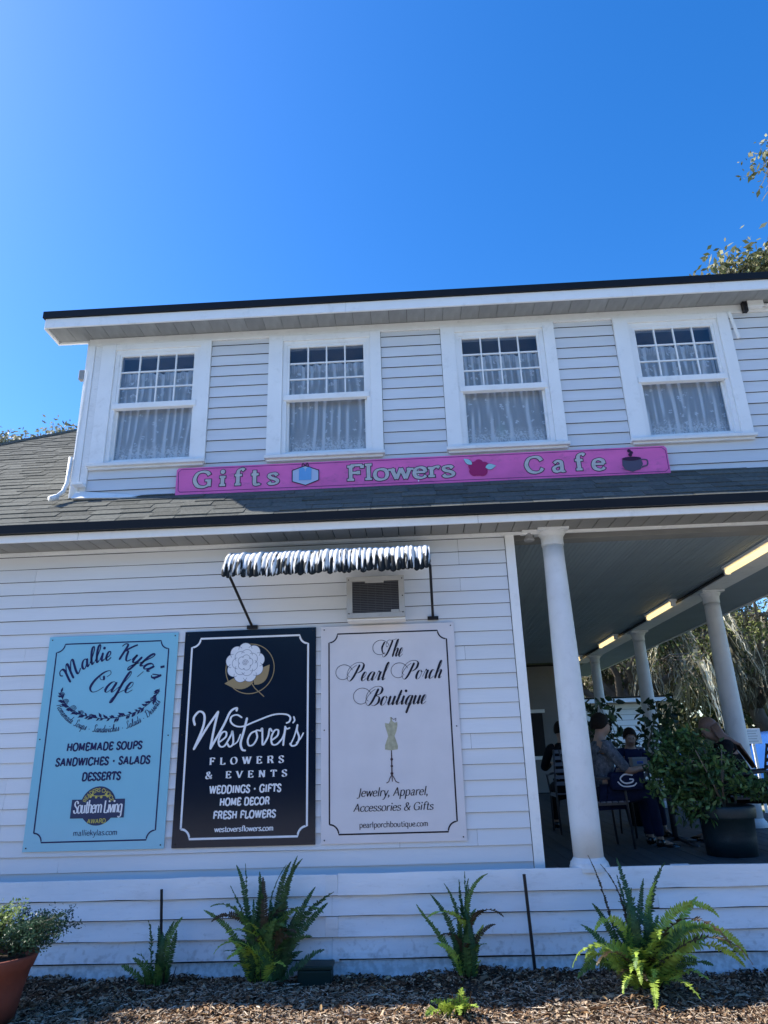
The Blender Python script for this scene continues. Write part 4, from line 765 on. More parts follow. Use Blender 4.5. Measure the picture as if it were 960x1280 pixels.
q1 = (0, -0.0255, 0); q2 = (0, -0.0290, 0); q3 = (0, -0.0320, 0)
PLUM = flat('plum_print', (0.12, 0.02, 0.12)); SILV = mat('silver_grey_letter', (0.56, 0.53, 0.52), 0.6, 0.3, 0.15, 20)
k = Ink(); P = [(0.03, 0.05), (0.05, 0.03), (5.05, 0.018), (5.085, 0.045), (5.085, 0.25), (5.05, 0.285), (0.05, 0.285), (0.02, 0.255), (0.03, 0.05)]; k.ribbon(P, [0.006] * 9); k.obj('border_line', PLUM, t4, q1)
for s_, xa, xb, zz, tr in (('Gifts', 0.185, 1.09, 0.075, 5.5), ('Flowers', 1.80, 2.92, 0.068, 0.6), ('Cafe', 3.64, 4.46, 0.068, 5.5)):
    W_ = text_width(SER, s_, tr); cx = 0
    for ch in s_:
        a_ = SER[ch][0]; u0 = xa + (xb - xa) * cx / W_; u1 = xa + (xb - xa) * (cx + a_) / W_
        k = Ink(); write(k, SER, ch, u0, u1, zz, 0.116, 0.040, 0.022, 'slab', serif=2.2); lt = k.obj('letter', SILV, t4, q2)
        k = Ink(); write(k, SER, ch, u0, u1, zz, 0.116, 0.040, 0.022, 'slab', serif=2.2, adds=0.015); k.obj('letter_outline', DKPRINT, lt, (0, 0.0024, 0))
        cx += a_ + tr
# gift box emblem
k = Ink(); hexa = [(1.228, 0.215), (1.365, 0.262), (1.507, 0.205), (1.507, 0.095), (1.37, 0.042), (1.230, 0.09)]; k.poly(hexa); k.obj('gift_emblem', flat('pale_blue_print', (0.50, 0.58, 0.74)), t4, q2)
k = Ink(); k.ribbon(hexa + [hexa[0]], [0.010] * 7); k.ribbon(crom([(1.33, 0.258), (1.34, 0.292), (1.365, 0.262), (1.385, 0.292), (1.40, 0.256)], 4), [0.009] * 17); k.obj('emblem_outline', DKPRINT, t4, q3)
k = Ink(); k.poly([(1.30, 0.10), (1.43, 0.10), (1.43, 0.20), (1.30, 0.20)]); k.disc((1.33, 0.212), 0.032); k.disc((1.40, 0.212), 0.032); k.obj('gift_box_print', flat('mid_blue_print', (0.16, 0.40, 0.72)), t4, q3)
# rose
k = Ink()
for c_, r_ in (((3.16, 0.145), 0.085), ((3.12, 0.115), 0.055), ((3.20, 0.11), 0.055), ((3.225, 0.165), 0.05), ((3.11, 0.17), 0.05), ((3.17, 0.20), 0.045)): k.disc(c_, r_, 18)
k.obj('rose_emblem', flat('crimson_print', (0.40, 0.02, 0.13)), t4, q2)
k = Ink(); leafpoly(k, (3.10, 0.19), (3.016, 0.258), 0.026); leafpoly(k, (3.235, 0.15), (3.345, 0.163), 0.032); k.obj('rose_leaves', flat('aqua_print', (0.38, 0.62, 0.66)), t4, q3)
k = Ink()
for a_, b_, w_ in (((3.10, 0.19), (3.016, 0.258), 0.030), ((3.235, 0.15), (3.345, 0.163), 0.036)): leafpoly(k, a_, b_, w_)
k.obj('leaf_outline', DKPRINT, t4, (0, -0.0305, 0))
# cup
CUPG = flat('slate_cup_print', (0.10, 0.085, 0.13)); k = Ink()
k.poly([(4.632, 0.165), (4.822, 0.178), (4.835, 0.11), (4.80, 0.05), (4.72, 0.032), (4.655, 0.05), (4.625, 0.10)]); k.poly([(4.60, 0.075), (4.72, 0.025), (4.865, 0.085), (4.72, 0.045)]); k.ribbon(crom([(4.825, 0.16), (4.88, 0.15), (4.875, 0.095), (4.82, 0.08)], 4), [0.014] * 13); k.obj('cup_emblem', CUPG, t4, q2)
k = Ink(); P = [(4.727 + 0.098*math.cos(a*math.pi/10), 0.172 + 0.022*math.sin(a*math.pi/10)) for a in range(20)]; k.poly(P); k.disc((4.72, 0.215), 0.02); k.disc((4.735, 0.24), 0.017); k.disc((4.715, 0.258), 0.02); k.obj('coffee_print', flat('dark_coffee_print', (0.05, 0.012, 0.04)), t4, q3)
bx('mounting_strip', 2.4, 5.09, 0.0, 0.012, -0.013, -0.002, WHITE, t4)
ob('paint_drip', MB().box(2.535, 2.546, -0.026, -0.0245, 0.03, 0.17), WPRINT, t4)

# ------------------------------------------------------------------ awning
aw = thing('window_awning', 'small ruffled white awning streaked with black mould above the air conditioner', 'awning', (0, 0, 0))
prof = [(-0.03, 3.412), (-0.2, 3.425), (-0.36, 3.405), (-0.48, 3.368), (-0.57, 3.305), (-0.62, 3.24), (-0.645, 3.18), (-0.65, 3.128)]
pr = crom(prof, 3); NX = 40 * 7; V = []; F = []; rng = random.Random(9); am = [rng.uniform(0.7, 1.3) for _ in range(44)]; dr = [rng.uniform(-0.012, 0.012) for _ in range(44)]
for i in range(NX + 1):
    u = i / NX; x = -1.635 + 1.80 * u; ri = min(41, int(u * 40 + 0.35 * math.sin(u * 21))); ph = (u * 40 + 0.35 * math.sin(u * 21)) % 1; b_ = math.sin(math.pi * ph) ** 0.7
    for j, (y, z) in enumerate(pr):
        t = j / (len(pr) - 1); amp = 0.024 * am[ri] * min(1, t * 2.2); V.append((x + 0.012 * (ph - .5) * t, y - amp * b_, z + amp * b_ * (1 - t) * 0.8 - (t > 0.97) * (0.028 * b_ - 0.02) + dr[ri] * t * t))
n_ = len(pr)
for i in range(NX):
    for j in range(n_ - 1): F.append((i*n_+j, (i+1)*n_+j, (i+1)*n_+j+1, i*n_+j+1))
me = np_mesh('canopy', V, F, AWN, smooth=True); cn = link('canopy', me, aw); md = cn.modifiers.new('th', 'SOLIDIFY'); md.thickness = 0.004
ob('frame_bar', MB().tube([(-1.62, -0.57, 3.18), (0.15, -0.57, 3.18)], 0.011, 8), BLACKMETAL, aw); ob('frame_bar', MB().tube([(-1.62, -0.03, 3.40), (0.15, -0.03, 3.40)], 0.011, 8), BLACKMETAL, aw)
ob('end_panel', MB().prism([(-0.03, 3.40), (-0.36, 3.38), (-0.54, 3.31), (-0.60, 3.2), (-0.03, 3.36)], 0, 0.162, 0.168), BLACKMETAL, aw)
for a, b in (((-1.506, -0.03, 2.805), (-1.60, -0.57, 3.17)), ((0.176, -0.03, 2.825), (0.160, -0.57, 3.18))):
    ar = ob('support_arm', MB().tube([a, b], 0.0125, 8), BLACKMETAL, aw); bx('wall_bracket', a[0] - 0.05, a[0] + 0.05, -0.034, -0.012, a[2] - 0.022, a[2] + 0.012, BLACKMETAL, ar, bev=0.003)
# ------------------------------------------------------------------ air conditioner
ACM = mat('beige_ac_casing', (0.42, 0.41, 0.39), 0.5, 0.3, 0.08, 6, dirt=0.35, dirtcol=(0.25, 0.23, 0.2))
ac = thing('air_conditioner', 'beige window air conditioner box set through the wall under the awning', 'air conditioner', (-0.60, -0.25, 2.805))
fm = MB(); fm.box(0, 0.525, 0, 0.03, 0.0, 0.045); fm.box(0, 0.525, 0, 0.03, 0.335, 0.378); fm.box(0, 0.052, 0, 0.03, 0.0455, 0.3345); fm.box(0.473, 0.525, 0, 0.03, 0.0455, 0.3345); ob('front_frame', fm, ACM, ac, bev=0.003)
bx('case', 0.006, 0.519, 0.031, 0.245, 0.006, 0.372, ACM, ac); bx('grille_back', 0.053, 0.472, 0.022, 0.028, 0.046, 0.334, flat('dark_coil', (0.03, 0.03, 0.035)), ac)
g = MB()
for q in range(18): z = 0.052 + q * 0.0158; g.box(0.054, 0.471, 0.006, 0.016, z, z + 0.006)
for q in range(5): g.box(0.12 + q * 0.07, 0.123 + q * 0.07, 0.017, 0.021, 0.047, 0.333)
ob('grille', g, flat('grey_louvre', (0.10, 0.10, 0.11)), ac)
bx('filter_tab', 0.17, 0.34, -0.004, -0.0005, 0.315, 0.34, ACM, ac, bev=0.002); bx('control_box', 0.40, 0.47, -0.004, -0.0005, 0.04, 0.065, ACM, ac); bx('support_sill', 0.0, 0.525, 0.03, 0.20, -0.016, -0.002, OLDWHITE, ac)
for a, b in ((0.02, 0.04), (0.505, 0.04), (0.02, 0.35), (0.505, 0.35), (0.505, 0.19)): ob('screw', MB().tube([(a, -0.004, b), (a, 0, b)], 0.006, 8), BLACKMETAL, ac)

# ------------------------------------------------------------------ white board skirting in front of the deck
skt = thing('board_skirting', 'low white painted board skirting along the foot of the wall and porch', 'skirting', (0, 0, 0))
tops = [0.742, 0.588, 0.444, 0.296, 0.148, -0.02]; random.seed(21)
joints = {0: [(-8.9, -0.807), (-0.708, 5.0)], 1: [(-8.9, -0.757), (-0.755, 1.716), (1.82, 5.0)], 2: [(-8.9, -0.807), (-0.708, 5.0)], 3: [(-8.9, -0.757), (-0.755, 5.0)], 4: [(-8.9, -0.80), (-0.757, 5.0)]}
bk = bx('backing', -8.9, 5.0, -0.128, -0.06, -0.1, 0.70, BLACKMETAL, skt)
for r_, segs in joints.items():
    for a, b in segs:
        n = int((b - a) / 0.35) + 1; V = []; F = []; zt, zb = tops[r_] - (0, 0.0045, 0.006, 0.0045, 0.012)[r_], tops[r_ + 1] + 0.004
        for i in range(n + 1):
            x = a + (b - a) * i / n; e = random.uniform(-0.004, 0.004) if r_ == 0 else 0; s_ = random.uniform(-0.004, 0.004); d = random.uniform(-0.003, 0.003)
            V += [(x, -0.133 + d, zt + e), (x, -0.160 + d, zb + s_), (x, -0.148 + d, zb + s_), (x, -0.121 + d, zt + e)]
        if r_ == 0: V = [(x, y if q % 4 not in (0,) else y - 0.012, z) for q, (x, y, z) in enumerate(V)]
        for i in range(n):
            for q in range(4): q2_ = (q + 1) % 4; F.append((i*4+q, i*4+q2_, i*4+4+q2_, i*4+4+q))
        F += [(0, 1, 2, 3), (n*4+3, n*4+2, n*4+1, n*4)]
        mb = MB(); mb.v = V; mb.f = F; ob('skirting_board', mb, SKIRT, skt)
for z0, z1 in ((0.592, 0.738), (0.30, 0.440)): bx('post_batten', -0.806, -0.709, -0.158, -0.122, z0, z1, SKIRT, skt)
bx('post_batten', 1.718, 1.818, -0.150, -0.122, 0.455, 0.592, SKIRT, skt); bx('post_batten', -0.752, -0.70, -0.165, -0.122, 0.135, 0.150, SKIRT, skt)
bx('cap_patch', 1.98, 2.12, -0.15, -0.06, 0.736, 0.744, SKIRT, skt)
# stakes
for lab, a, b in (('thin dark metal stake standing behind the smallest fern at the left', (-2.124, -0.22, 0.675), (-2.072, -0.22, -0.1)), ('thin dark metal stake leaning in front of the skirting right of the middle', (0.782, -0.22, 0.72), (0.806, -0.22, -0.05))):
    ob('garden_stake', MB().tube([a, b], 0.0125, 6), BLACKMETAL, None, label=lab, cat='stake', group='dark metal stakes along the skirting')
gb = thing('irrigation_box', 'dark green plastic box on the mulch beside the biggest fern clump', 'utility box', (-0.86, -0.32, 0.0)); bx('box_body', -0.13, 0.125, -0.07, 0.09, 0.0, 0.135, GREENBOX, gb, bev=0.012); bx('lid', -0.14, 0.135, -0.08, 0.10, 0.1355, 0.165, GREENBOX, gb, bev=0.008)

# ------------------------------------------------------------------ ferns
def frond(parent, base, az, lean, L, w, col, droop=0.5, seed=0, sparse=1.0, twist=0.0):
    """one sword fern frond: a bending rib with paired narrow leaflets"""
    rr = random.Random(seed); n = int(30 * L / 0.5 * sparse) + 8; pts = []; p = Vector(base); d0 = lean; ds = L / n
    h = Vector((math.cos(az), math.sin(az), 0)); an = d0
    curl = rr.uniform(-0.9, 0.9)
    for i in range(n + 1):
        h = Vector((math.cos(az + curl * (i / n - 0.4)), math.sin(az + curl * (i / n - 0.4)), 0))
        pts.append(p.copy()); t = i / n; a_ = an + droop * t * t + 0.12 * math.sin(t * 6 + seed); p = p + (h * math.sin(a_) + Vector((0, 0, 1)) * math.cos(a_)) * ds
    mb = MB(); cols = []
    mb.tube(pts[::3] + ([pts[-1]] if n % 3 else []), 0.0022, 4, cap=False); cols += [[c * 1.2 for c in col]] * len(mb.v)
    side0 = Vector((-math.sin(az + twist), math.cos(az + twist), 0))
    for i in range(1, n):
        t = i / n; prof_ = min(1, t * 5 + 0.15) * (1 - t ** 2.2) ** 0.6; ll = w * prof_ * rr.uniform(0.85, 1.1)
        if t < 0.06: continue
        tg = (pts[i + 1] - pts[i - 1]).normalized(); sd = (side0 - tg * side0.dot(tg)).normalized(); nn = tg.cross(sd)
        for s_ in (1, -1):
            q0 = pts[i] - tg * ds * 0.42; q1_ = pts[i] + tg * ds * 0.42; e = pts[i] + sd * s_ * ll + tg * (ll * rr.uniform(0.15, 0.5)) + nn * rr.uniform(-.35, .45) * ll
            m_ = (q0 + e) / 2 - tg * ds * 0.34; m2_ = (q1_ + e) / 2 + tg * ds * 0.34; o = len(mb.v); mb.v += [tuple(q0), tuple(m_), tuple(e), tuple(m2_), tuple(q1_)]; mb.f.append((o, o+1, o+2, o+3, o+4))
            f_ = rr.uniform(0.75, 1.25); cols += [[c * f_ for c in col]] * 5
    return link('frond', mb.mesh('frond', FERN, cols=np.array(cols)), parent)
DG = (0.045, 0.105, 0.035); MG = (0.10, 0.19, 0.045); YG = (0.34, 0.46, 0.07); BR = (0.07, 0.05, 0.025)
def fern(loc, lab, fr, cat='fern'):
    t = thing('sword_fern', lab, cat, loc, 'ferns in the mulch bed'); crown = MB(); rr = random.Random(int(loc[0] * 100))
    for q in range(26):
        a = rr.uniform(0, 6.28); r0 = rr.uniform(0, 0.09); crown.tube([(r0*math.cos(a), r0*math.sin(a), -0.02), (r0*1.5*math.cos(a), r0*1.5*math.sin(a), rr.uniform(0.04, 0.14))], [0.006, 0.002], 4)
    ob('root_crown', crown, mat('fern_root', (0.035, 0.024, 0.015), 0.9, 0.1), t)
    for i, (bx_, by_, tx, tz, ty, w, c, dr_) in enumerate(fr):
        w *= 1.15; dr_ = dr_ + rr.uniform(0.0, 0.55)
        # target-driven: from base to a tip offset
        dx, dy, dz = tx - bx_, ty - by_, tz; hd = math.hypot(dx, dy); L = math.sqrt(hd*hd + dz*dz) * (1 + 0.10 * dr_ ** 2); az = math.atan2(dy, dx); an = math.atan2(hd, dz) - dr_ * 0.36; az += rr.uniform(-.12, .12)
        frond(t, (bx_, by_, 0.0), az, an, L, w, c, dr_, i + int(loc[0] * 31), 1.0, rr.uniform(-0.5, 0.5) + (math.pi / 2 if abs(math.sin(az)) < 0.5 else 0))
    return t
rf = random.Random(17)
def cluster(n, sx, h0, h1, spread, w, cols, y0=-0.1, y1=0.15, lx=0.0):
    out = []
    for i in range(n):
        u = rf.uniform(-1, 1); out.append((rf.uniform(-sx, sx), rf.uniform(-0.06, 0.06), u * spread + lx, rf.uniform(h0, h1) * (1 - 0.35 * abs(u)), rf.uniform(y0, y1), w * rf.uniform(0.8, 1.2), rf.choice(cols), rf.uniform(0.1, 1.1)))
    return out
f1 = [(-.05, 0, -.13, .44, 0.02, .035, DG, .3), (-.02, .02, -.05, .40, .05, .03, DG, .2), (.03, 0, .17, .46, .02, .04, MG, .3), (.0, .02, .08, .43, .06, .035, DG, .2), (.05, 0, .12, .38, -.02, .035, DG, .2), (-.06, -.03, -.26, .14, -.1, .035, MG, .8), (-.03, -.03, -.16, .22, -.1, .035, MG, .9), (0, -.04, .05, .17, -.16, .03, MG, .9), (.02, 0, .02, .36, .03, .03, DG, .2), (-.04, -.04, -.2, .2, -.04, .035, MG, .7)]
fern((-2.03, -0.42, 0.05), 'smallest sword fern, in the mulch at the foot of the left stake', f1 + cluster(6, .05, .12, .25, .15, .03, [MG, DG]))
f2 = [(-.1, 0, -.27, .76, .04, .035, DG, .2), (-.08, 0, -.20, .80, .05, .035, DG, -.2), (-.05, .02, -.08, .74, .06, .04, DG, .1), (-.03, .02, -.05, .70, .06, .042, BR, .1), (-.12, 0, -.50, .47, 0, .032, MG, .3), (-.1, 0, -.32, .62, .05, .035, DG, .3), (.05, 0, .25, .83, .03, .034, DG, .5), (.04, 0, .20, .78, .05, .04, DG, .4), (.08, 0, .30, .80, 0, .034, DG, .6), (.06, 0, .17, .76, .08, .036, DG, .3), (.1, 0, .55, .58, .0, .045, DG, .35), (.1, 0, .48, .50, .03, .04, DG, .3), (.08, 0, .38, .60, .05, .035, DG, .1), (.12, -.02, .46, .20, -.05, .035, DG, .5), (0, -.04, .1, .42, -.1, .045, MG, .4), (-.06, -.06, -.16, .36, -.22, .04, YG, 1.3), (.02, -.06, .18, .14, -.3, .045, YG, 1.2), (-.1, -.04, -.17, .12, -.2, .04, YG, 1.4)]
fern((-1.24, -0.36, 0.06), 'biggest upright sword fern clump, left of the green box', f2 + cluster(30, .14, .35, .66, .26, .038, [DG, DG, MG, DG]) + cluster(14, .12, .18, .4, .32, .035, [MG, DG, DG]) + [(rf.uniform(-.08, .08), -.03, rf.uniform(-.4, .42), rf.uniform(.1, .42), rf.uniform(-.25, .05), .038, rf.choice([YG, MG, BR, MG, YG]), rf.uniform(1.2, 2.2)) for _ in range(22)])
f3 = [(-.03, 0, -.17, .62, .03, .028, DG, .2), (-.04, 0, -.27, .56, 0, .03, DG, -.1), (-.04, 0, -.37, .50, .0, .03, MG, -.1), (0, .01, -.03, .66, .03, .030, DG, .05), (0, .01, .02, .71, .03, .028, DG, -.05), (.01, .01, .05, .65, .04, .028, DG, .1), (.03, 0, .22, .64, .02, .028, MG, .8), (.02, 0, .07, .62, .02, .032, DG, .05), (.04, -.02, .14, .36, -.03, .032, YG, .1), (.04, -.03, .09, .14, -.08, .032, YG, .2), (-.05, -.03, -.23, .20, -.1, .03, YG, 1.6), (-.04, -.02, -.12, .3, -.05, .032, DG, .3), (-.03, -.02, .03, .40, -.1, .032, DG, .3)]
fern((0.29, -0.40, 0.06), 'narrow sword fern standing alone in the middle of the bed', f3 + cluster(12, .05, .25, .55, .10, .03, [DG, MG]) + [(0, -.02, rf.uniform(-.3, .3), rf.uniform(.08, .35), rf.uniform(-.2, .0), .03, rf.choice([YG, MG, BR]), rf.uniform(1.3, 2.2)) for _ in range(9)])
f4 = [(-.04, .05, -.26, .80, .25, .02, BR, .2), (-.03, .05, -.12, .74, .25, .018, BR, .1), (-.02, .1, -.06, .68, .2, .042, DG, .1), (0, .1, -.04, .79, .2, .045, DG, -.1), (0, .1, .12, .65, .2, .035, DG, .2), (.05, .1, .33, .70, .15, .042, DG, .5), (.04, .08, .22, .62, .12, .04, YG, .4), (.08, .05, .56, .50, .08, .045, YG, .6), (.08, 0, .34, .34, -.05, .045, MG, 1.0), (.1, 0, .62, .10, -.1, .050, YG, 1.9), (.1, 0, .45, .12, .0, .04, MG, 1.2), (-.06, 0, -.28, .50, .1, .035, DG, .3), (-.06, 0, -.38, .34, .1, .04, MG, .9), (-.05, -.02, -.28, .20, -.15, .04, YG, 1.8), (-.02, -.04, -.20, .02, -.3, .045, YG, 1.6), (.02, -.04, -.03, -.02, -.42, .045, YG, 1.5), (.05, -.04, .22, .03, -.38, .045, YG, 1.5), (0, -.03, .05, .30, -.2, .04, YG, 1.0), (.04, 0, .38, .38, -.05, .03, YG, .5)]
fern((1.48, -0.72, 0.07), 'large spreading sword fern with yellow green fronds at the right of the bed', f4 + cluster(22, .1, .30, .62, .2, .042, [DG, DG, MG], 0.0, 0.2) + cluster(20, .1, .10, .36, .42, .045, [YG, MG, YG, YG], -.35, 0.05) + [(rf.uniform(-.05, .08), -.03, rf.uniform(-.42, .58), rf.uniform(.02, .28), rf.uniform(-.35, -.05), .045, rf.choice([YG, YG, MG, BR]), rf.uniform(1.3, 2.4)) for _ in range(24)])
f5 = [(0, 0, -.2, .03, -.1, .045, YG, 1.0), (0, 0, -.12, .09, -.12, .045, YG, .9), (.02, 0, .05, .16, .0, .04, YG, .3), (.02, 0, .09, .12, -.05, .04, MG, .5), (0, 0, -.05, .1, -.12, .045, MG, 1.0), (.03, 0, .12, .06, -.1, .04, YG, 1.0), (0, 0, .03, .05, -.2, .04, YG, 1.2), (0, 0, -.16, .07, 0, .04, MG, .8)]
fern((0.17, -1.02, 0.02), 'low yellow green fern seedling at the bottom edge of the bed', f5)
# ------------------------------------------------------------------ terracotta pot and its plant
tp = thing('terracotta_pot', 'tapered terracotta pot with a leafy plant at the left end of the bed', 'flower pot', (-2.99, -1.0, 0.0))
ob('pot_body', MB().lathe([(0.165, 0.0), (0.205, 0.2), (0.24, 0.33), (0.25, 0.335), (0.275, 0.40), (0.28, 0.42), (0.268, 0.425), (0.255, 0.40), (0.245, 0.37)], (0, 0, 0), 36), TERRA, tp, True)
ob('pot_soil', MB().lathe([(0.24, 0.36), (0.2, 0.385), (0.01, 0.395)], (0, 0, 0), 24), SOIL, tp)
def sprays(name, c, n, reach, up, leaf, cols, seed, mat_, parent=None, dens=26, aim=None, **kw):
    r = random.Random(seed); mb = MB(); cs = []
    for i in range(n):
        a = r.uniform(0, 6.28) if aim is None else r.gauss(aim[0], aim[1]); rc = reach * r.uniform(0.4, 1); u_ = up * r.uniform(0.3, 1); P = []
        for q in range(6): t = q / 5; P.append((c[0] + math.cos(a) * rc * t ** 1.2, c[1] + math.sin(a) * rc * t ** 1.2, c[2] + u_ * (1.5 * t - 0.7 * t * t)))
        mb.tube(P, [0.003, 0.0028, 0.002, 0.0018, 0.0015, 0.001], 4, cap=False); cs += [[0.06, 0.07, 0.03]] * (len(mb.v) - len(cs)); cc = r.choice(cols)
        for q in range(dens):
            t = r.uniform(0.25, 1.02); k_ = min(4, int(t * 5)); tt = t * 5 - k_; p = [P[k_][d] + (P[k_ + 1][d] - P[k_][d]) * tt for d in range(3)]
            p = Vector(p) + Vector((r.gauss(0, 1), r.gauss(0, 1), r.gauss(0, 1))) * leaf * 0.7; d1 = Vector((r.gauss(0, 1), r.gauss(0, 1), r.gauss(0, .7))).normalized() * leaf * r.uniform(.6, 1.2); d2 = d1.cross(Vector((r.gauss(0, 1), r.gauss(0, 1), r.gauss(0, 1)))).normalized() * leaf * 0.22
            o = len(mb.v); mb.v += [tuple(p), tuple(p + d1 * .5 + d2), tuple(p + d1), tuple(p + d1 * .5 - d2)]; mb.f.append((o, o+1, o+2, o+3)); f_ = r.uniform(.7, 1.3); cs += [[x * f_ for x in cc]] * 4
    return link(name, mb.mesh(name, mat_, cols=np.array(cs)), parent, **kw)
sprays('foliage', (-0.02, 0, 0.4), 60, 0.24, 0.42, 0.034, [(0.2, 0.28, 0.08), (0.26, 0.34, 0.12), (0.12, 0.2, 0.06)], 3, FERN, tp, 40, (2.6, 1.2), kind='stuff')
sprays('feathery_foliage', (0.08, 0.05, 0.4), 60, 0.44, 0.32, 0.024, [(0.03, 0.07, 0.04), (0.04, 0.09, 0.05)], 4, FERN, tp, 110, (0.25, 0.8), kind='stuff')
# ------------------------------------------------------------------ porch shrub in its pot
def leafcloud(name, ells, n, L, cols, seed, parent, ar=0.42, droop=0.3, matl=FERN, **kw):
    r = np.random.default_rng(seed); per = n // len(ells); C = []
    for (c, rad) in ells:
        d = r.normal(0, 1, (per, 3)); d /= np.linalg.norm(d, axis=1)[:, None]; rr_ = r.uniform(0.25, 1.0, per) ** 0.5; rr_ *= (1 + 0.25 * np.sin(d[:, 0] * 7 + c[0] * 9) * np.cos(d[:, 2] * 6)); C.append(np.array(c) + d * rr_[:, None] * np.array(rad))
    C = np.concatenate(C); N_ = len(C); d1 = r.normal(0, 1, (N_, 3)); d1[:, 2] -= droop; d1 /= np.linalg.norm(d1, axis=1)[:, None]; d2 = np.cross(d1, r.normal(0, 1, (N_, 3))); d2 /= np.linalg.norm(d2, axis=1)[:, None]; nn = np.cross(d1, d2)
    l = (L * r.uniform(0.6, 1.25, N_))[:, None]; w = l * ar
    V = np.stack([C, C + d1*l*.35 + d2*w*.5 + nn*l*.06, C + d1*l*.75 + d2*w*.3 + nn*l*.02, C + d1*l - nn*l*.06, C + d1*l*.75 - d2*w*.3 + nn*l*.02, C + d1*l*.35 - d2*w*.5 + nn*l*.06], 1).reshape(-1, 3)
    b = np.arange(N_)[:, None] * 6; F = np.concatenate([b + np.array([[0, 1, 2, 3]]), b + np.array([[0, 3, 4, 5]])]); cc = np.array(cols)[r.integers(0, len(cols), N_)] * r.uniform(0.6, 1.4, (N_, 1))
    return link(name, np_mesh(name, V, F, matl, np.repeat(cc, 6, 0)), parent, **kw)
sb = thing('potted_shrub', 'bushy dark green shrub in a round green pot at the front of the porch', 'potted plant', (2.76, 0.62, 0.70))
ob('pot_body', MB().lathe([(0.212, 0.0), (0.220, 0.15), (0.230, 0.31), (0.246, 0.315), (0.252, 0.33), (0.256, 0.40), (0.25, 0.415), (0.232, 0.42), (0.215, 0.38)], (0, 0, 0), 32), POTG, sb, True); ob('pot_soil', MB().lathe([(0.21, 0.36), (0.01, 0.38)], (0, 0, 0), 20), SOIL, sb)
st = MB()
for q in range(9): a = q * 0.9; st.tube([(0, 0, 0.37), (-0.08 + .1*math.cos(a), .1*math.sin(a), 0.6), (-0.2 + .3*math.cos(a), .25*math.sin(a), 0.9)], [0.012, 0.008, 0.004], 5)
ob('stems', st, BARK, sb, True)
SG = [(0.04, 0.09, 0.025), (0.06, 0.13, 0.04), (0.08, 0.17, 0.05), (0.025, 0.06, 0.02), (0.14, 0.22, 0.08)]
leafcloud('foliage', [((-0.22, 0, 0.82), (0.30, 0.28, 0.27)), ((-0.45, -0.05, 0.62), (0.25, 0.25, 0.20)), ((0.02, 0, 0.70), (0.26, 0.26, 0.18)), ((0.34, -0.05, 0.56), (0.28, 0.2, 0.09)), ((-0.25, -0.05, 0.45), (0.22, 0.2, 0.18)), ((-0.28, 0.1, 0.98), (0.20, 0.2, 0.13)), ((-0.48, -0.05, 0.8), (0.18, 0.2, 0.15))], 3000, 0.068, SG, 8, sb, kind='stuff')
# second plant behind the table
rp = thing('rubber_plant', 'tall loose plant with large dark leaves standing behind the porch table', 'potted plant', (2.75, 3.3, 0.70))
ob('pot_body', MB().lathe([(0.14, 0), (0.18, 0.3), (0.195, 0.31), (0.2, 0.36), (0.17, 0.36), (0.16, 0.3)], (0, 0, 0), 24), POTG, rp, True)
st = MB(); RPB = []
for q in range(11):
    a = q * 0.57; e = (0.62 * math.cos(a), 0.45 * math.sin(a), 1.25 + 0.28 * math.sin(q * 2.1)); st.tube([(0, 0, 0.3), (e[0] * .4, e[1] * .4, 0.8), e], [0.014, 0.009, 0.004], 5); RPB.append(((e[0] * .85, e[1] * .85, e[2] - 0.1), (0.22, 0.2, 0.24)))
ob('stems', st, BARK, rp, True)
leafcloud('foliage', RPB, 330, 0.13, [(0.03, 0.06, 0.025), (0.05, 0.09, 0.035), (0.02, 0.04, 0.02)], 12, rp, ar=0.5, kind='stuff')
# ------------------------------------------------------------------ porch furniture
CHM = flat('dark_bronze_metal', (0.05, 0.05, 0.055), 0.4, 0.4); STRAP = flat('grey_chair_strap', (0.16, 0.17, 0.2))
def chair_parts(t):
    for sx in (-0.2, 0.2):
        ob('front_leg', MB().tube([(0.22, sx, 0.0), (0.2, sx, 0.44), (0.18, sx * 1.15, 0.64)], 0.012, 8), CHM, t, True)
        ob('rear_leg', MB().tube([(-0.26, sx, 0.0), (-0.2, sx, 0.43), (-0.24, sx, 0.7), (-0.30, sx, 0.93)], 0.012, 8), CHM, t, True)
        ob('armrest', MB().tube([(0.18, sx * 1.15, 0.64), (-0.23, sx * 1.1, 0.67)], 0.014, 8), CHM, t, True)
    for q in range(6): z = 0.53 + q * 0.072; y_ = -0.215 - (z - 0.5) * 0.19; bx('back_slat', y_ - 0.006, y_ + 0.006, -0.2, 0.2, z, z + 0.04, STRAP, t)
    for q in range(7): x_ = -0.19 + q * 0.062; bx('seat_slat', x_, x_ + 0.048, -0.2, 0.2, 0.425, 0.437, STRAP, t)
    bx('seat_rail', -0.2, 0.2, -0.206, -0.2005, 0.40, 0.424, CHM, t); bx('seat_rail', -0.2, 0.2, 0.2005, 0.206, 0.40, 0.424, CHM, t)
c0 = thing('porch_chair', 'slatted metal chair right behind the nearest column, its pale back slats showing', 'chair', (1.80, 2.75, 0.706), 'metal chairs on the porch', 1.57)
chair_parts(c0)
def copy_thing(o, loc, rz, label):
    c = o.copy(); COL.objects.link(c); c.location = loc; c.rotation_euler = (0, 0, rz); c['label'] = label
    for ch in o.children: d = ch.copy(); COL.objects.link(d); d.parent = c
    return c
copy_thing(c0, (1.80, 1.30, 0.706), 0.15, 'slatted metal chair carrying the person in sunglasses'); copy_thing(c0, (2.50, 2.22, 0.706), -1.5, 'slatted metal chair carrying the child behind the table')
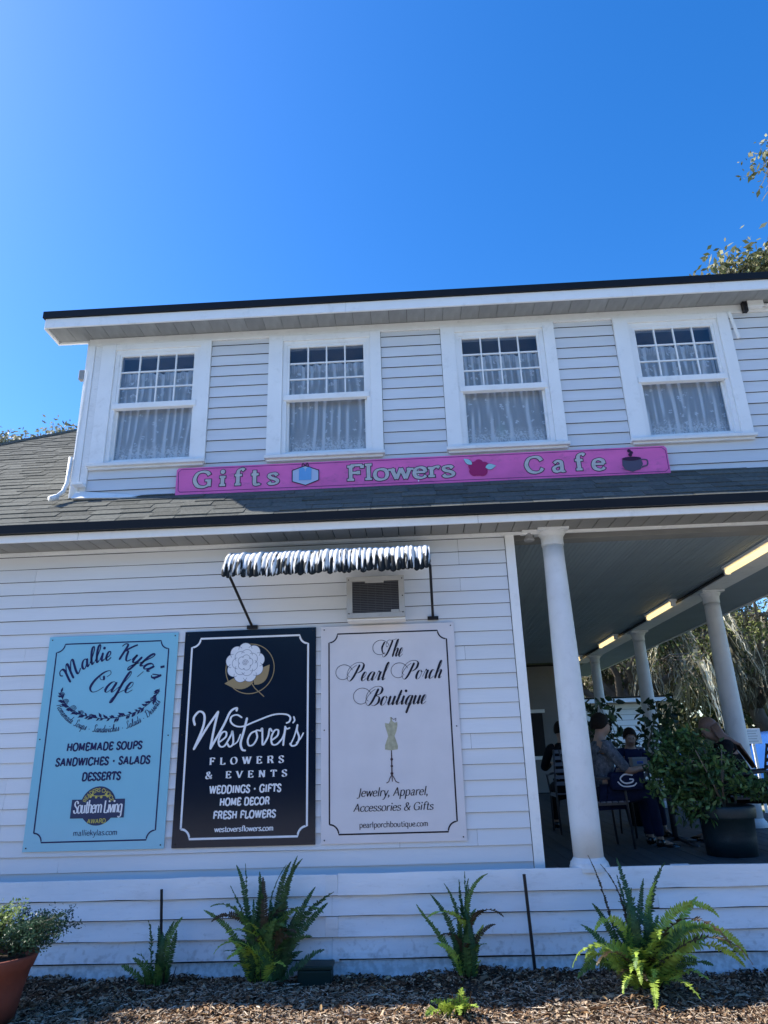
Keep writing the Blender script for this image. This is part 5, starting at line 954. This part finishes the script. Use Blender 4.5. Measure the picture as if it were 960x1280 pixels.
copy_thing(c0, (3.42, 1.55, 0.706), 2.95, 'slatted metal chair carrying the long haired person at the right'); copy_thing(c0, (4.35, 4.6, 0.706), 2.0, 'empty slatted metal chair farther back at the right end of the porch')
tb = thing('cafe_table', 'round dark metal cafe table between the seated people on the porch', 'table', (2.55, 1.45, 0.706))
ob('table_top', MB().lathe([(0.44, 0.70), (0.45, 0.705), (0.45, 0.725), (0.44, 0.73)], (0, 0, 0), 32), CHM, tb); ob('pedestal', MB().tube([(0, 0, 0.03), (0, 0, 0.699)], 0.03, 12), CHM, tb, True)
for q in range(4): a = q * math.pi / 2 + .4; ob('foot', MB().tube([(0, 0, 0.06), (0.3 * math.cos(a), 0.3 * math.sin(a), 0.0)], 0.018, 8), CHM, tb, True)
cup = thing('paper_cup', 'white and blue paper cup on the porch table', 'cup', (2.56, 1.42, 1.438)); ob('cup_body', MB().lathe([(0.032, 0), (0.045, 0.13), (0.047, 0.132), (0.043, 0.132), (0.03, 0.01)], (0, 0, 0), 18), flat('white_paper', (0.7, 0.75, 0.8)), cup, True); ob('cup_sleeve', MB().lathe([(0.0375, 0.03), (0.0445, 0.095), (0.0455, 0.095), (0.039, 0.03)], (0, 0, 0), 18), flat('blue_sleeve', (0.08, 0.3, 0.6)), cup, True)
ob('water_bottle', MB().lathe([(0.03, 0), (0.033, 0.02), (0.033, 0.13), (0.013, 0.17), (0.013, 0.19)], (2.72, 1.5, 1.438), 14), flat('blue_bottle_plastic', (0.1, 0.35, 0.75), 0.2, 0.5), None, True, label='small blue bottle next to the paper cup on the porch table', cat='bottle')
bxt = thing('napkin_box', 'tan cardboard box held in front of the child at the table', 'box', (2.33, 1.62, 1.438), rz=0.2); bx('box_body', -0.08, 0.09, -0.04, 0.04, 0, 0.085, flat('tan_card', (0.35, 0.28, 0.24)), bxt, bev=0.003); bx('box_lid', -0.083, 0.093, -0.043, 0.043, 0.086, 0.10, flat('card_lid', (0.40, 0.32, 0.28)), bxt); bx('box_print', -0.03, 0.04, -0.0425, -0.0405, 0.035, 0.06, flat('blue_print_mark', (0.10, 0.12, 0.4)), bxt)
# ------------------------------------------------------------------ people
def skinned(name, nodes, edges, m, parent, root=None, sub=2):
    bm = bmesh.new(); lay = bm.verts.layers.skin.verify(); idx = {}
    for k_, (p, r_) in nodes.items():
        v = bm.verts.new(p); rx, ry = r_ if isinstance(r_, tuple) else (r_, r_); v[lay].radius = (rx, ry); v[lay].use_root = (k_ == root); idx[k_] = v
    for a, b in edges: bm.edges.new((idx[a], idx[b]))
    me = bpy.data.meshes.new(name); bm.to_mesh(me); bm.free(); me.materials.append(m); o = link(name, me, parent)
    s_ = o.modifiers.new('skin', 'SKIN'); s_.use_smooth_shade = True; ss_ = o.modifiers.new('sub', 'SUBSURF'); ss_.levels = sub; ss_.render_levels = sub
    return o
SKIN = mat('skin', (0.36, 0.22, 0.16), 0.5, 0.3, 0.05, 20); HAIRD = mat('dark_brown_hair', (0.012, 0.008, 0.006), 0.7, 0.15, 0.3, 40, stretch=(6, 6, 1)); HAIRB = mat('light_brown_hair', (0.20, 0.11, 0.075), 0.45, 0.4, 0.35, 40, stretch=(8, 8, 1)); EYE = flat('dark_eye', (0.01, 0.01, 0.01), 0.2, 0.5)
def person(label, loc, rz, shirt, trousers, hair, lean=0.0, head=(0, 0), sc=1.0, hands=((0.42, 0.12, 0.80), (0.42, -0.12, 0.80)), long_hair=False, glasses=False, sleeves=True):
    """seated figure facing +X, hips over the origin, seat height 0.47"""
    t = thing('person', label, 'person', loc, None, rz); t.scale = (sc,) * 3
    V3 = Vector; hip = V3((0, 0, 0.55)); L = lean
    def sp(h, x=0.0): return hip + V3((math.sin(L) * h + x * math.cos(L), 0, math.cos(L) * h - x * math.sin(L)))
    ch = sp(0.36); nk = sp(0.51); hb = sp(0.56, 0.015); yaw, pit = head; up = (V3((math.sin(L * .6 + pit), 0, math.cos(L * .6 + pit)))); fw = V3((math.cos(yaw) * math.cos(L * .6 + pit), math.sin(yaw), -math.sin(L * .6 + pit))).normalized()
    hc = hb + up * 0.085 + fw * 0.02; lat = up.cross(fw)
    N_ = {'hip': (hip, (0.15, 0.11)), 'waist': (sp(0.17), (0.13, 0.095)), 'chest': (ch, (0.15, 0.10)), 'up': (sp(0.46), (0.09, 0.07)), 'neck': (nk, 0.056), 'nk2': (hb, 0.056), 'h1': (hc - up * 0.04 + fw * 0.014, (0.074, 0.082)), 'h2': (hc + up * 0.03, (0.086, 0.098)), 'h3': (hc + up * 0.09, (0.06, 0.066))}
    E_ = [('hip', 'waist'), ('waist', 'chest'), ('chest', 'up'), ('up', 'neck'), ('neck', 'nk2'), ('nk2', 'h1'), ('h1', 'h2'), ('h2', 'h3')]
    C_ = {k_: (v[0], tuple(q + 0.016 for q in (v[1] if isinstance(v[1], tuple) else (v[1], v[1])))) for k_, v in N_.items() if k_ in ('hip', 'waist', 'chest', 'up')}; CE = [('hip', 'waist'), ('waist', 'chest'), ('chest', 'up')]
    T_ = {'hip': (hip, (0.165, 0.125))}; TE = []
    for s_, nm in ((1, 'l'), (-1, 'r')):
        sh = sp(0.44) + V3((0, 0.175 * s_, 0)); hd = V3(hands[0 if s_ > 0 else 1]); mid = (sh + hd) / 2; el = mid + V3((-0.05, 0.10 * s_, -0.14)); d = (hd - el).normalized()
        N_.update({nm + 'sh': (sh, 0.052), nm + 'el': (el, 0.038), nm + 'wr': (hd, (0.024, 0.028)), nm + 'pm': (hd + d * 0.045, (0.036, 0.018))}); E_ += [('up', nm + 'sh'), (nm + 'sh', nm + 'el'), (nm + 'el', nm + 'wr'), (nm + 'wr', nm + 'pm')]
        C_.update({nm + 'sh': (sh, 0.066), nm + 'el': (el, 0.052)}); CE += [('up', nm + 'sh'), (nm + 'sh', nm + 'el')]
        if sleeves: C_[nm + 'cf'] = (hd - d * 0.03, 0.038); CE.append((nm + 'el', nm + 'cf'))
        side = d.cross(V3((0, 0, 1))).normalized()
        for fi, (o_, ln) in enumerate(((-0.030, 0.062), (-0.011, 0.072), (0.009, 0.068), (0.028, 0.052))):
            b0 = hd + d * 0.075 + side * o_; b1 = b0 + d * ln * .5 + V3((0, 0, -0.006)); b2 = b0 + d * ln * .85 + V3((0, 0, -0.03))
            for q, p in enumerate((b0, b1, b2)): N_['%sf%d%d' % (nm, fi, q)] = (p, 0.0085 - 0.001 * q)
            E_ += [(nm + 'pm', '%sf%d0' % (nm, fi)), ('%sf%d0' % (nm, fi), '%sf%d1' % (nm, fi)), ('%sf%d1' % (nm, fi), '%sf%d2' % (nm, fi))]
        th0 = hd + d * 0.025 - side * s_ * 0.04; th1 = th0 + d * 0.035 - side * s_ * 0.012; N_[nm + 't0'] = (th0, 0.010); N_[nm + 't1'] = (th1, 0.008); E_ += [(nm + 'pm', nm + 't0'), (nm + 't0', nm + 't1')]
        kn = V3((0.42, 0.10 * s_, 0.53)); an_ = V3((0.46, 0.11 * s_, 0.09)); hj = hip + V3((0.02, 0.085 * s_, -0.02)); N_.update({nm + 'hj': (hj, 0.08), nm + 'kn': (kn, 0.055), nm + 'an': (an_, 0.036), nm + 'to': (an_ + V3((0.14, 0, -0.05)), 0.032)}); E_ += [('hip', nm + 'hj'), (nm + 'hj', nm + 'kn'), (nm + 'kn', nm + 'an'), (nm + 'an', nm + 'to')]
        T_.update({nm + 'hj': (hj, 0.096), nm + 'kn': (kn, 0.070), nm + 'an': (an_ + V3((0, 0, 0.03)), 0.052)}); TE += [('hip', nm + 'hj'), (nm + 'hj', nm + 'kn'), (nm + 'kn', nm + 'an')]
    for s_, nm in ((1, 'l'), (-1, 'r')):
        a_ = N_[nm + 'an'][0]
        ob('shoe', MB().ball((a_.x + 0.075, a_.y, 0.035), 0.05, 12, 8, (2.5, 0.95, 0.9)).ball((a_.x, a_.y, 0.08), 0.05, 12, 8, (1, 0.9, 1.0)), EYE, t, True)
    N_['nose'] = (hc + fw * 0.095 - up * 0.01, 0.010); N_['nb'] = (hc + fw * 0.075, 0.012); E_ += [('h2', 'nb'), ('nb', 'nose')]
    b = skinned('body', N_, E_, SKIN, t, 'hip'); skinned('shirt', C_, CE, shirt, b, 'hip'); skinned('trousers', T_, TE, trousers, b, 'hip')
    Mt = Matrix((fw, lat, up)).transposed()
    def L2W(x, y, z): return tuple(hc + Mt @ V3((x, y, z)))
    mb = MB()
    for s_ in (1, -1): mb.ball(L2W(0.083, 0.03 * s_, 0.012), 0.0065, 8, 6)
    ob('eyes', mb, EYE, b, True)
    mb = MB(); mb.tube([L2W(0.088, -0.022, -0.048), L2W(0.096, 0, -0.05), L2W(0.088, 0.022, -0.048)], [0.003, 0.006, 0.003], 6); ob('mouth', mb, flat('lip', (0.25, 0.09, 0.08)), b, True)
    for s_ in (1, -1): ob('ear', MB().ball(L2W(0.0, 0.078 * s_, 0.0), 0.022, 8, 6, (0.6, 0.35, 1)), SKIN, b, True)
    if glasses:
        mb = MB()
        for s_ in (1, -1): mb.ball(L2W(0.094, 0.032 * s_, 0.014), 0.025, 12, 8, (0.35, 1.05, 0.85)); mb.tube([L2W(0.09, 0.055 * s_, 0.018), L2W(0.0, 0.084 * s_, 0.02)], 0.003, 6)
        mb.tube([L2W(0.1, -0.012, 0.02), L2W(0.1, 0.012, 0.02)], 0.003, 6); ob('sunglasses', mb, EYE, b, True)
    # hair: a cap shell over the skull plus strands
    mb = MB(); n, m_ = 18, 10; V = []; r = random.Random(3)
    for i in range(m_ + 1):
        ph = math.pi * (0.02 + 0.62 * i / m_)
        for q in range(n):
            a = 2 * math.pi * q / n; front = max(0, math.cos(a)); ph2 = ph * (1 - 0.42 * front); rr_ = 1 + r.uniform(-0.02, 0.02)
            V.append(L2W(0.103 * rr_ * math.sin(ph2) * math.cos(a) - 0.012, 0.092 * rr_ * math.sin(ph2) * math.sin(a), 0.118 * rr_ * math.cos(ph2) + 0.02))
    F = [(i*n+q, i*n+(q+1)%n, (i+1)*n+(q+1)%n, (i+1)*n+q) for i in range(m_) for q in range(n)]; mb.v = V; mb.f = F + [tuple(range(n))[::-1]]; ob('hair', mb, hair, b, True)
    if long_hair:
        mb = MB()
        for q in range(34):
            a = math.pi * (0.55 + 0.9 * q / 33); y0 = 0.088 * math.sin(a) * 1.0; x0 = 0.095 * math.cos(a); p0 = V3(L2W(x0 - 0.01, y0, 0.03)); dr_ = r.uniform(0.36, 0.5)
            p1 = p0 + V3((-0.05, y0 * .3, -0.12)); p2 = sp(0.40, -0.13) + V3((0, y0 * 1.0, 0)); p3 = sp(0.40 - dr_ * .55, -0.15) + V3((0, y0 * 1.1, 0)); mb.tube([p0, p1, p2, p3], [0.016, 0.02, 0.017, 0.006], 6)
        ob('long_hair', mb, hair, b, True)
    return t
BLACKC = mat('black_cloth', (0.012, 0.012, 0.014), 0.85, 0.1, 0.2, 10); NAVYC = mat('navy_cloth', (0.012, 0.018, 0.05), 0.85, 0.1, 0.2, 10); PATT = mat('patterned_blouse', (0.10, 0.11, 0.13), 0.8, 0.1, 0.5, 22, dirt=0.9, dirtcol=(0.34, 0.34, 0.36))
person('person in sunglasses and patterned top facing right beside the nearest column', (1.86, 1.28, 0.665), 0.12, PATT, NAVYC, HAIRD, 0.02, (0, 0.0), 1.0, ((0.47, 0.10, 0.76), (0.42, -0.16, 0.79)), glasses=True, sleeves=False)
person('dark haired child in a navy shirt sitting behind the table', (2.44, 2.25, 0.72), -1.45, NAVYC, NAVYC, HAIRD, 0.05, (-0.2, 0.15), 0.86, ((0.45, 0.08, 0.88), (0.45, -0.10, 0.88)))
person('long haired person in black leaning left over the table, right of the shrub', (3.42, 1.55, 0.665), 2.95, BLACKC, BLACKC, HAIRB, 0.40, (0, 0.25), 1.0, ((0.50, 0.12, 0.80), (0.50, -0.10, 0.80)), long_hair=True)
person('person in black seen from behind between the wall corner and nearest column', (1.80, 2.80, 0.665), 1.57, BLACKC, BLACKC, HAIRD, 0.10, (0, 0.1), 1.0)
bg_ = thing('navy_bag', 'navy bag with a curved white emblem on the lap of the person in sunglasses', 'bag', (2.03, 1.12, 1.26), rz=0.1)
ob('bag_body', MB().box(-0.16, 0.17, -0.07, 0.09, -0.02, 0.15), NAVYC, bg_, bev=0.035); ob('bag_strap', MB().tube([(-0.1, 0, 0.14), (-0.06, 0, 0.22), (0.06, 0, 0.22), (0.1, 0, 0.14)], 0.009, 6), NAVYC, bg_, True)
k = Ink(); k.ribbon(crom([(0.06, 0.12), (-0.02, 0.13), (-0.07, 0.09), (-0.03, 0.05), (0.04, 0.055), (0.06, 0.08), (0.02, 0.085)], 5), [0.014] * 31); k.ribbon(crom([(-0.10, 0.065), (-0.05, 0.022), (0.05, 0.022), (0.09, 0.05)], 5), [0.012] * 16); k.obj('emblem', WPRINT, bg_, (0, -0.0725, 0))
# ------------------------------------------------------------------ beyond the porch
nb = thing('neighbour_building', 'low cream building with a dark roof and white fascia far behind the porch', 'building', (5.2, 16.2, 0))
bx('wall', -1.0, 1.95, 0.0, 5.0, 0, 2.95, mat('cream_siding', (0.50, 0.48, 0.44), 0.7, 0.2, 0.06, 3), nb); bx('fascia', -1.2, 2.55, -0.45, -0.41, 2.93, 3.08, WHITE, nb)
rfm = MB(); rfm.prism([(-0.5, 3.09), (2.5, 3.30), (5.5, 3.09), (5.5, 3.0), (-0.4, 3.0)], 0, -1.25, 2.6); ob('roof', rfm, BLACK, nb); bx('window', -0.3, 0.6, -0.02, 0.002, 1.1, 2.2, EYE, nb)
for q in range(16): bx('siding_line', -0.98, 1.93, -0.012, -0.001, 0.35 + q * 0.16, 0.352 + q * 0.16 + 0.14, nb.children[0].data.materials[0], nb)
ps = thing('notice_post', 'small white notice panel on a white post at the far right behind the porch', 'sign', (8.25, 12.0, 0)); bx('notice_panel', -0.19, 0.2, -0.015, 0.015, 1.62, 1.98, WHITE, ps, bev=0.004); bx('post', -0.03, 0.03, 0.016, 0.06, 0, 1.9, WHITE, ps)
k = Ink()
for q in range(5): k.ribbon([(-0.12, 1.92 - q * 0.06), (0.12 - 0.03 * (q % 2), 1.92 - q * 0.06)], [0.014, 0.014])
k.obj('faded_print', flat('faded_grey_print', (0.45, 0.45, 0.45)), ps, (0, -0.0165, 0))
CARB = mat('blue_car_paint', (0.02, 0.09, 0.33), 0.25, 0.5, 0.04, 2, coat=0.6); TYRE = flat('rubber', (0.02, 0.02, 0.02), 0.8, 0.2); RIM = flat('rim_metal', (0.5, 0.5, 0.5), 0.3, 0.5)
van = thing('parked_van', 'blue parked van behind the porch at the right edge of the photo', 'van', (11.2, 13.4, 0.0))
vb = MB(); vb.prism([(-2.3, 0.35), (-2.35, 0.9), (-2.2, 1.3), (-1.9, 1.85), (-1.7, 1.93), (1.2, 1.93), (1.5, 1.85), (2.0, 1.15), (2.6, 0.98), (2.75, 0.75), (2.75, 0.35)], 1, -0.88, 0.88); ob('body', vb, CARB, van, bev=0.06)
for a, b in ((-1.9, -0.75), (-0.65, 0.45), (0.55, 1.35)):
    for y_ in (-0.886, 0.884): ob('side_window', MB().prism([(a, 1.22), (a + 0.06, 1.75), (b - 0.06 - (0.15 if b > 1 else 0), 1.75), (b, 1.22)], 1, y_, y_ + 0.004), EYE, van)
bx('trim_line', -2.2, 2.4, -0.886, -0.881, 1.02, 1.07, WHITE, van)
for wx_ in (-1.5, 1.75):
    for wy in (-0.85, 0.85): w_ = ob('wheel', MB().tube([(wx_, wy - 0.1, 0.33), (wx_, wy + 0.1, 0.33)], 0.33, 20), TYRE, van); ob('rim', MB().tube([(wx_, wy - 0.105, 0.33), (wx_, wy + 0.105, 0.33)], 0.19, 14), RIM, w_)
for y_ in (-0.6, 0.6): bx('headlight', 2.70, 2.765, y_ - 0.14, y_ + 0.14, 0.72, 0.85, WPRINT, van)
# ------------------------------------------------------------------ trees
def limb(p0, p1, r0, r1, wob, rr, n=7):
    P = []; Rr = []
    for i in range(n):
        t = i / (n - 1); q = Vector(p0).lerp(Vector(p1), t); s_ = math.sin(math.pi * t) * wob; P.append(q + Vector((rr.uniform(-1, 1), rr.uniform(-1, 1), rr.uniform(-.4, .8))) * s_); Rr.append(r0 + (r1 - r0) * t)
    return P, Rr
def oak(label, loc, H, spread, seed, nleaf, nmoss, name='oak_tree', lean=(0, 0), crown_z=0.45, tips=None, leafc=None, moss_low=1.6, group=None, zmin=0.0):
    rr = random.Random(seed); r = np.random.default_rng(seed); t = thing(name, label, 'tree', loc, group); tr = MB(); fork = Vector((lean[0], lean[1], H * 0.28))
    P, Q = limb((0, 0, -0.2), fork, H * 0.034, H * 0.024, 0.15, rr); tr.tube(P, Q, 10); ob('trunk', tr, BARK, t, True); br = MB(); pts = []
    for i in range(9):
        a = 2 * math.pi * i / 9 + rr.uniform(-.3, .3); e = fork + Vector((math.cos(a) * spread * rr.uniform(.55, .95), math.sin(a) * spread * rr.uniform(.55, .95), H * rr.uniform(0.18, 0.62))); P, Q = limb(fork - Vector((0, 0, 0.3)), e, H * 0.014, H * 0.004, H * 0.04, rr); br.tube(P, Q, 7); pts += P[2:]
        for j in range(6):
            b0 = P[rr.randint(2, 6)]; e2 = b0 + Vector((rr.gauss(0, 1), rr.gauss(0, 1), rr.uniform(-.2, 1.0))) * spread * 0.28; P2, Q2 = limb(b0, e2, H * 0.005, H * 0.0015, H * 0.02, rr, 5); br.tube(P2, Q2, 5); pts += P2[1:]
            for l_ in range(2): e3 = P2[-1] + Vector((rr.gauss(0, 1), rr.gauss(0, 1), rr.uniform(-.5, .8))) * spread * 0.14; P3, Q3 = limb(P2[rr.randint(2, 4)], e3, H * 0.002, H * 0.0008, H * 0.01, rr, 4); br.tube(P3, Q3, 4); pts += P3[1:]
    if tips:
        for tp_ in tips: P2, Q2 = limb(fork + Vector((0, 0, H * 0.25)), tp_, H * 0.006, H * 0.0012, H * 0.03, rr, 7); br.tube(P2, Q2, 5)
    ob('branches', br, BARK, t, True); A = np.array([tuple(p) for p in pts])
    if tips: A = np.concatenate([A] + [np.repeat(np.array([tp_]), 26, 0) for tp_ in tips])
    A = A[A[:, 2] > zmin]
    if nleaf:
        big = A[r.integers(0, len(A), nleaf // 55)]; C = (big[:, None, :] + r.normal(0, 1, (len(big), 55, 3)) * np.array([.36, .36, .24]) * (H / 14)).reshape(-1, 3); N_ = len(C)
        d1 = r.normal(0, 1, (N_, 3)); d1 /= np.linalg.norm(d1, axis=1)[:, None]; d2 = np.cross(d1, r.normal(0, 1, (N_, 3))); d2 /= np.linalg.norm(d2, axis=1)[:, None]; l = (r.uniform(0.05, 0.13, N_) * (H / 14))[:, None]
        V = np.stack([C - d1*l, C + d2*l*.45, C + d1*l, C - d2*l*.45], 1).reshape(-1, 3); F = np.arange(N_ * 4).reshape(-1, 4); lc = leafc or [(0.10, 0.13, 0.04), (0.17, 0.20, 0.06), (0.26, 0.28, 0.10), (0.07, 0.09, 0.03)]
        cc = np.array(lc)[r.integers(0, len(lc), N_)] * r.uniform(.7, 1.3, (N_, 1)); link('crown', np_mesh('crown', V, F, LEAF, np.repeat(cc, 4, 0)), t, kind='stuff')
    if nmoss:
        Vs = []; Fs = []; Cs = []; o = 0; src = A[A[:, 2] > 2.2]
        ct = src[r.integers(0, len(src), nmoss // 14)]
        S_ = 9; KK = 14; nc = len(ct); off = r.normal(0, 1, (nc * KK, 3)) * np.array([.17, .17, .10]); base0 = np.repeat(ct, KK, 0); n = len(base0); Lm = np.repeat(0.4 + 2.6 * r.uniform(0, 1, nc) ** 1.7, KK) * r.uniform(0.35, 1.0, n); Lm = np.clip(np.minimum(Lm, base0[:, 2] - moss_low), 0.1, 5); wd_ = r.uniform(0.012, 0.045, n)
        an = r.uniform(0, np.pi, n); dv = np.stack([np.cos(an), np.sin(an), np.zeros(n)], 1); tone = np.repeat(r.uniform(.35, 1.5, nc), KK) * r.uniform(.7, 1.3, n); pc = np.array([(0.38, 0.36, 0.27), (0.17, 0.16, 0.11), (0.72, 0.68, 0.54)])[r.integers(0, 3, n)] * tone[:, None]
        rows = []; walk = np.zeros((n, 3)); wind = np.repeat(r.normal(0, 0.22, (nc, 3)), KK, 0); wind[:, 2] = 0
        for s_ in range(S_ + 1):
            tt = s_ / S_; walk[:, :2] += r.normal(0, 0.042, (n, 2)) * (s_ > 0); c = base0 + off * (1 - 0.75 * tt) - np.stack([np.zeros(n), np.zeros(n), Lm * tt], 1) + walk + wind * Lm[:, None] * tt; w = wd_ * (1.0 - 0.8 * tt) * r.uniform(.3, 1.7, n); rows += [c - dv * w[:, None], c + dv * w[:, None]]
        V = np.stack(rows, 1).reshape(-1, 3); b = np.arange(n)[:, None] * (2 * S_ + 2); F = np.concatenate([b + np.array([[2*s_, 2*s_+1, 2*s_+3, 2*s_+2]]) for s_ in range(S_)])
        link('hanging_moss', np_mesh('hanging_moss', V, F, MOSS, np.repeat(pc, 2 * S_ + 2, 0)), t, kind='stuff')
    return t
G1 = 'moss hung oaks beyond the porch'
oak('big oak with hanging grey moss whose crown tops the roof at the right', (16.9, 13.5, 0), 17, 5.2, 3, 9000, 2200, leafc=[(0.16, 0.17, 0.07), (0.24, 0.24, 0.12), (0.10, 0.12, 0.05), (0.30, 0.29, 0.18)], group=G1, tips=[(-6.6, -1.5, 15.6), (-6.0, -1.5, 15.65), (-5.4, -1.5, 15.75), (-4.9, -1.6, 15.9), (-4.4, -1.5, 16.0), (-4.15, -1.5, 20.0)])
oak('leaning moss hung oak behind the second column from the right', (9.4, 20.5, 0), 11, 6.0, 8, 14000, 3400, group=G1, lean=(-1.6, 0))
oak('moss hung oak farther left, above the low cream building', (6.2, 24.0, 0), 11, 6.0, 14, 13000, 3400, group=G1, lean=(0.8, -1))
oak('moss hung oak behind the small notice post', (14.0, 22.0, 0), 11, 6.5, 21, 14000, 3400, group=G1, lean=(-1.0, 0))
oak('distant moss hung oak at the right behind the van', (20.5, 30.0, 0), 13, 7.5, 27, 9000, 5000, group=G1)
oak('distant moss hung oak seen between the porch columns', (12.0, 34.0, 0), 13, 8.0, 33, 9000, 5000, group=G1)
oak('pale leaved oak rising behind the shingle roof at the left', (-18.5, 20.0, 0), 14.5, 6.0, 40, 26000, 0, tips=[(1.6, -1.5, 13.9), (2.4, -1.5, 14.0), (3.7, -1.5, 13.8), (4.6, -1.5, 14.1), (5.6, -1.5, 13.9), (6.2, -1.5, 14.2)], leafc=[(0.24, 0.25, 0.17), (0.36, 0.35, 0.26), (0.16, 0.17, 0.11)])
# a hedge of woods far behind
def woods(name, label, n, seed, xr, yr, h, matl=LEAF):
    r = np.random.default_rng(seed); cx_ = r.uniform(*xr, n); cy_ = r.uniform(*yr, n); cz_ = r.uniform(0.0, 1.0, n) * h; C = np.stack([cx_, cy_, cz_], 1); K = 22; P = (C[:, None, :] + r.normal(0, 1, (n, K, 3)) * np.array([.9, .9, .6])).reshape(-1, 3); N_ = len(P)
    d1 = r.normal(0, 1, (N_, 3)); d1 /= np.linalg.norm(d1, axis=1)[:, None]; d2 = np.cross(d1, r.normal(0, 1, (N_, 3))); d2 /= np.linalg.norm(d2, axis=1)[:, None]; l = r.uniform(0.15, 0.4, N_)[:, None]
    V = np.stack([P - d1*l, P + d2*l*.6, P + d1*l, P - d2*l*.6], 1).reshape(-1, 3); cc = np.array([(0.05, 0.07, 0.025), (0.08, 0.10, 0.035), (0.13, 0.13, 0.06)])[r.integers(0, 3, N_)]
    link(name, np_mesh(name, V, np.arange(N_ * 4).reshape(-1, 4), matl, np.repeat(cc, 4, 0)), None, label=label, cat='woods', kind='stuff')
woods('distant_woods', 'dark green woods closing the view behind the porch', 2400, 5, (-10, 60), (42, 56), 9)
woods('street_woods', 'line of trees across the street, mirrored in the glossy signs', 1800, 6, (-40, 40), (-34, -24), 8)
woods('low_shrubs', 'low green shrubs on the ground behind the porch', 200, 9, (3, 22), (17, 26), 0.8)
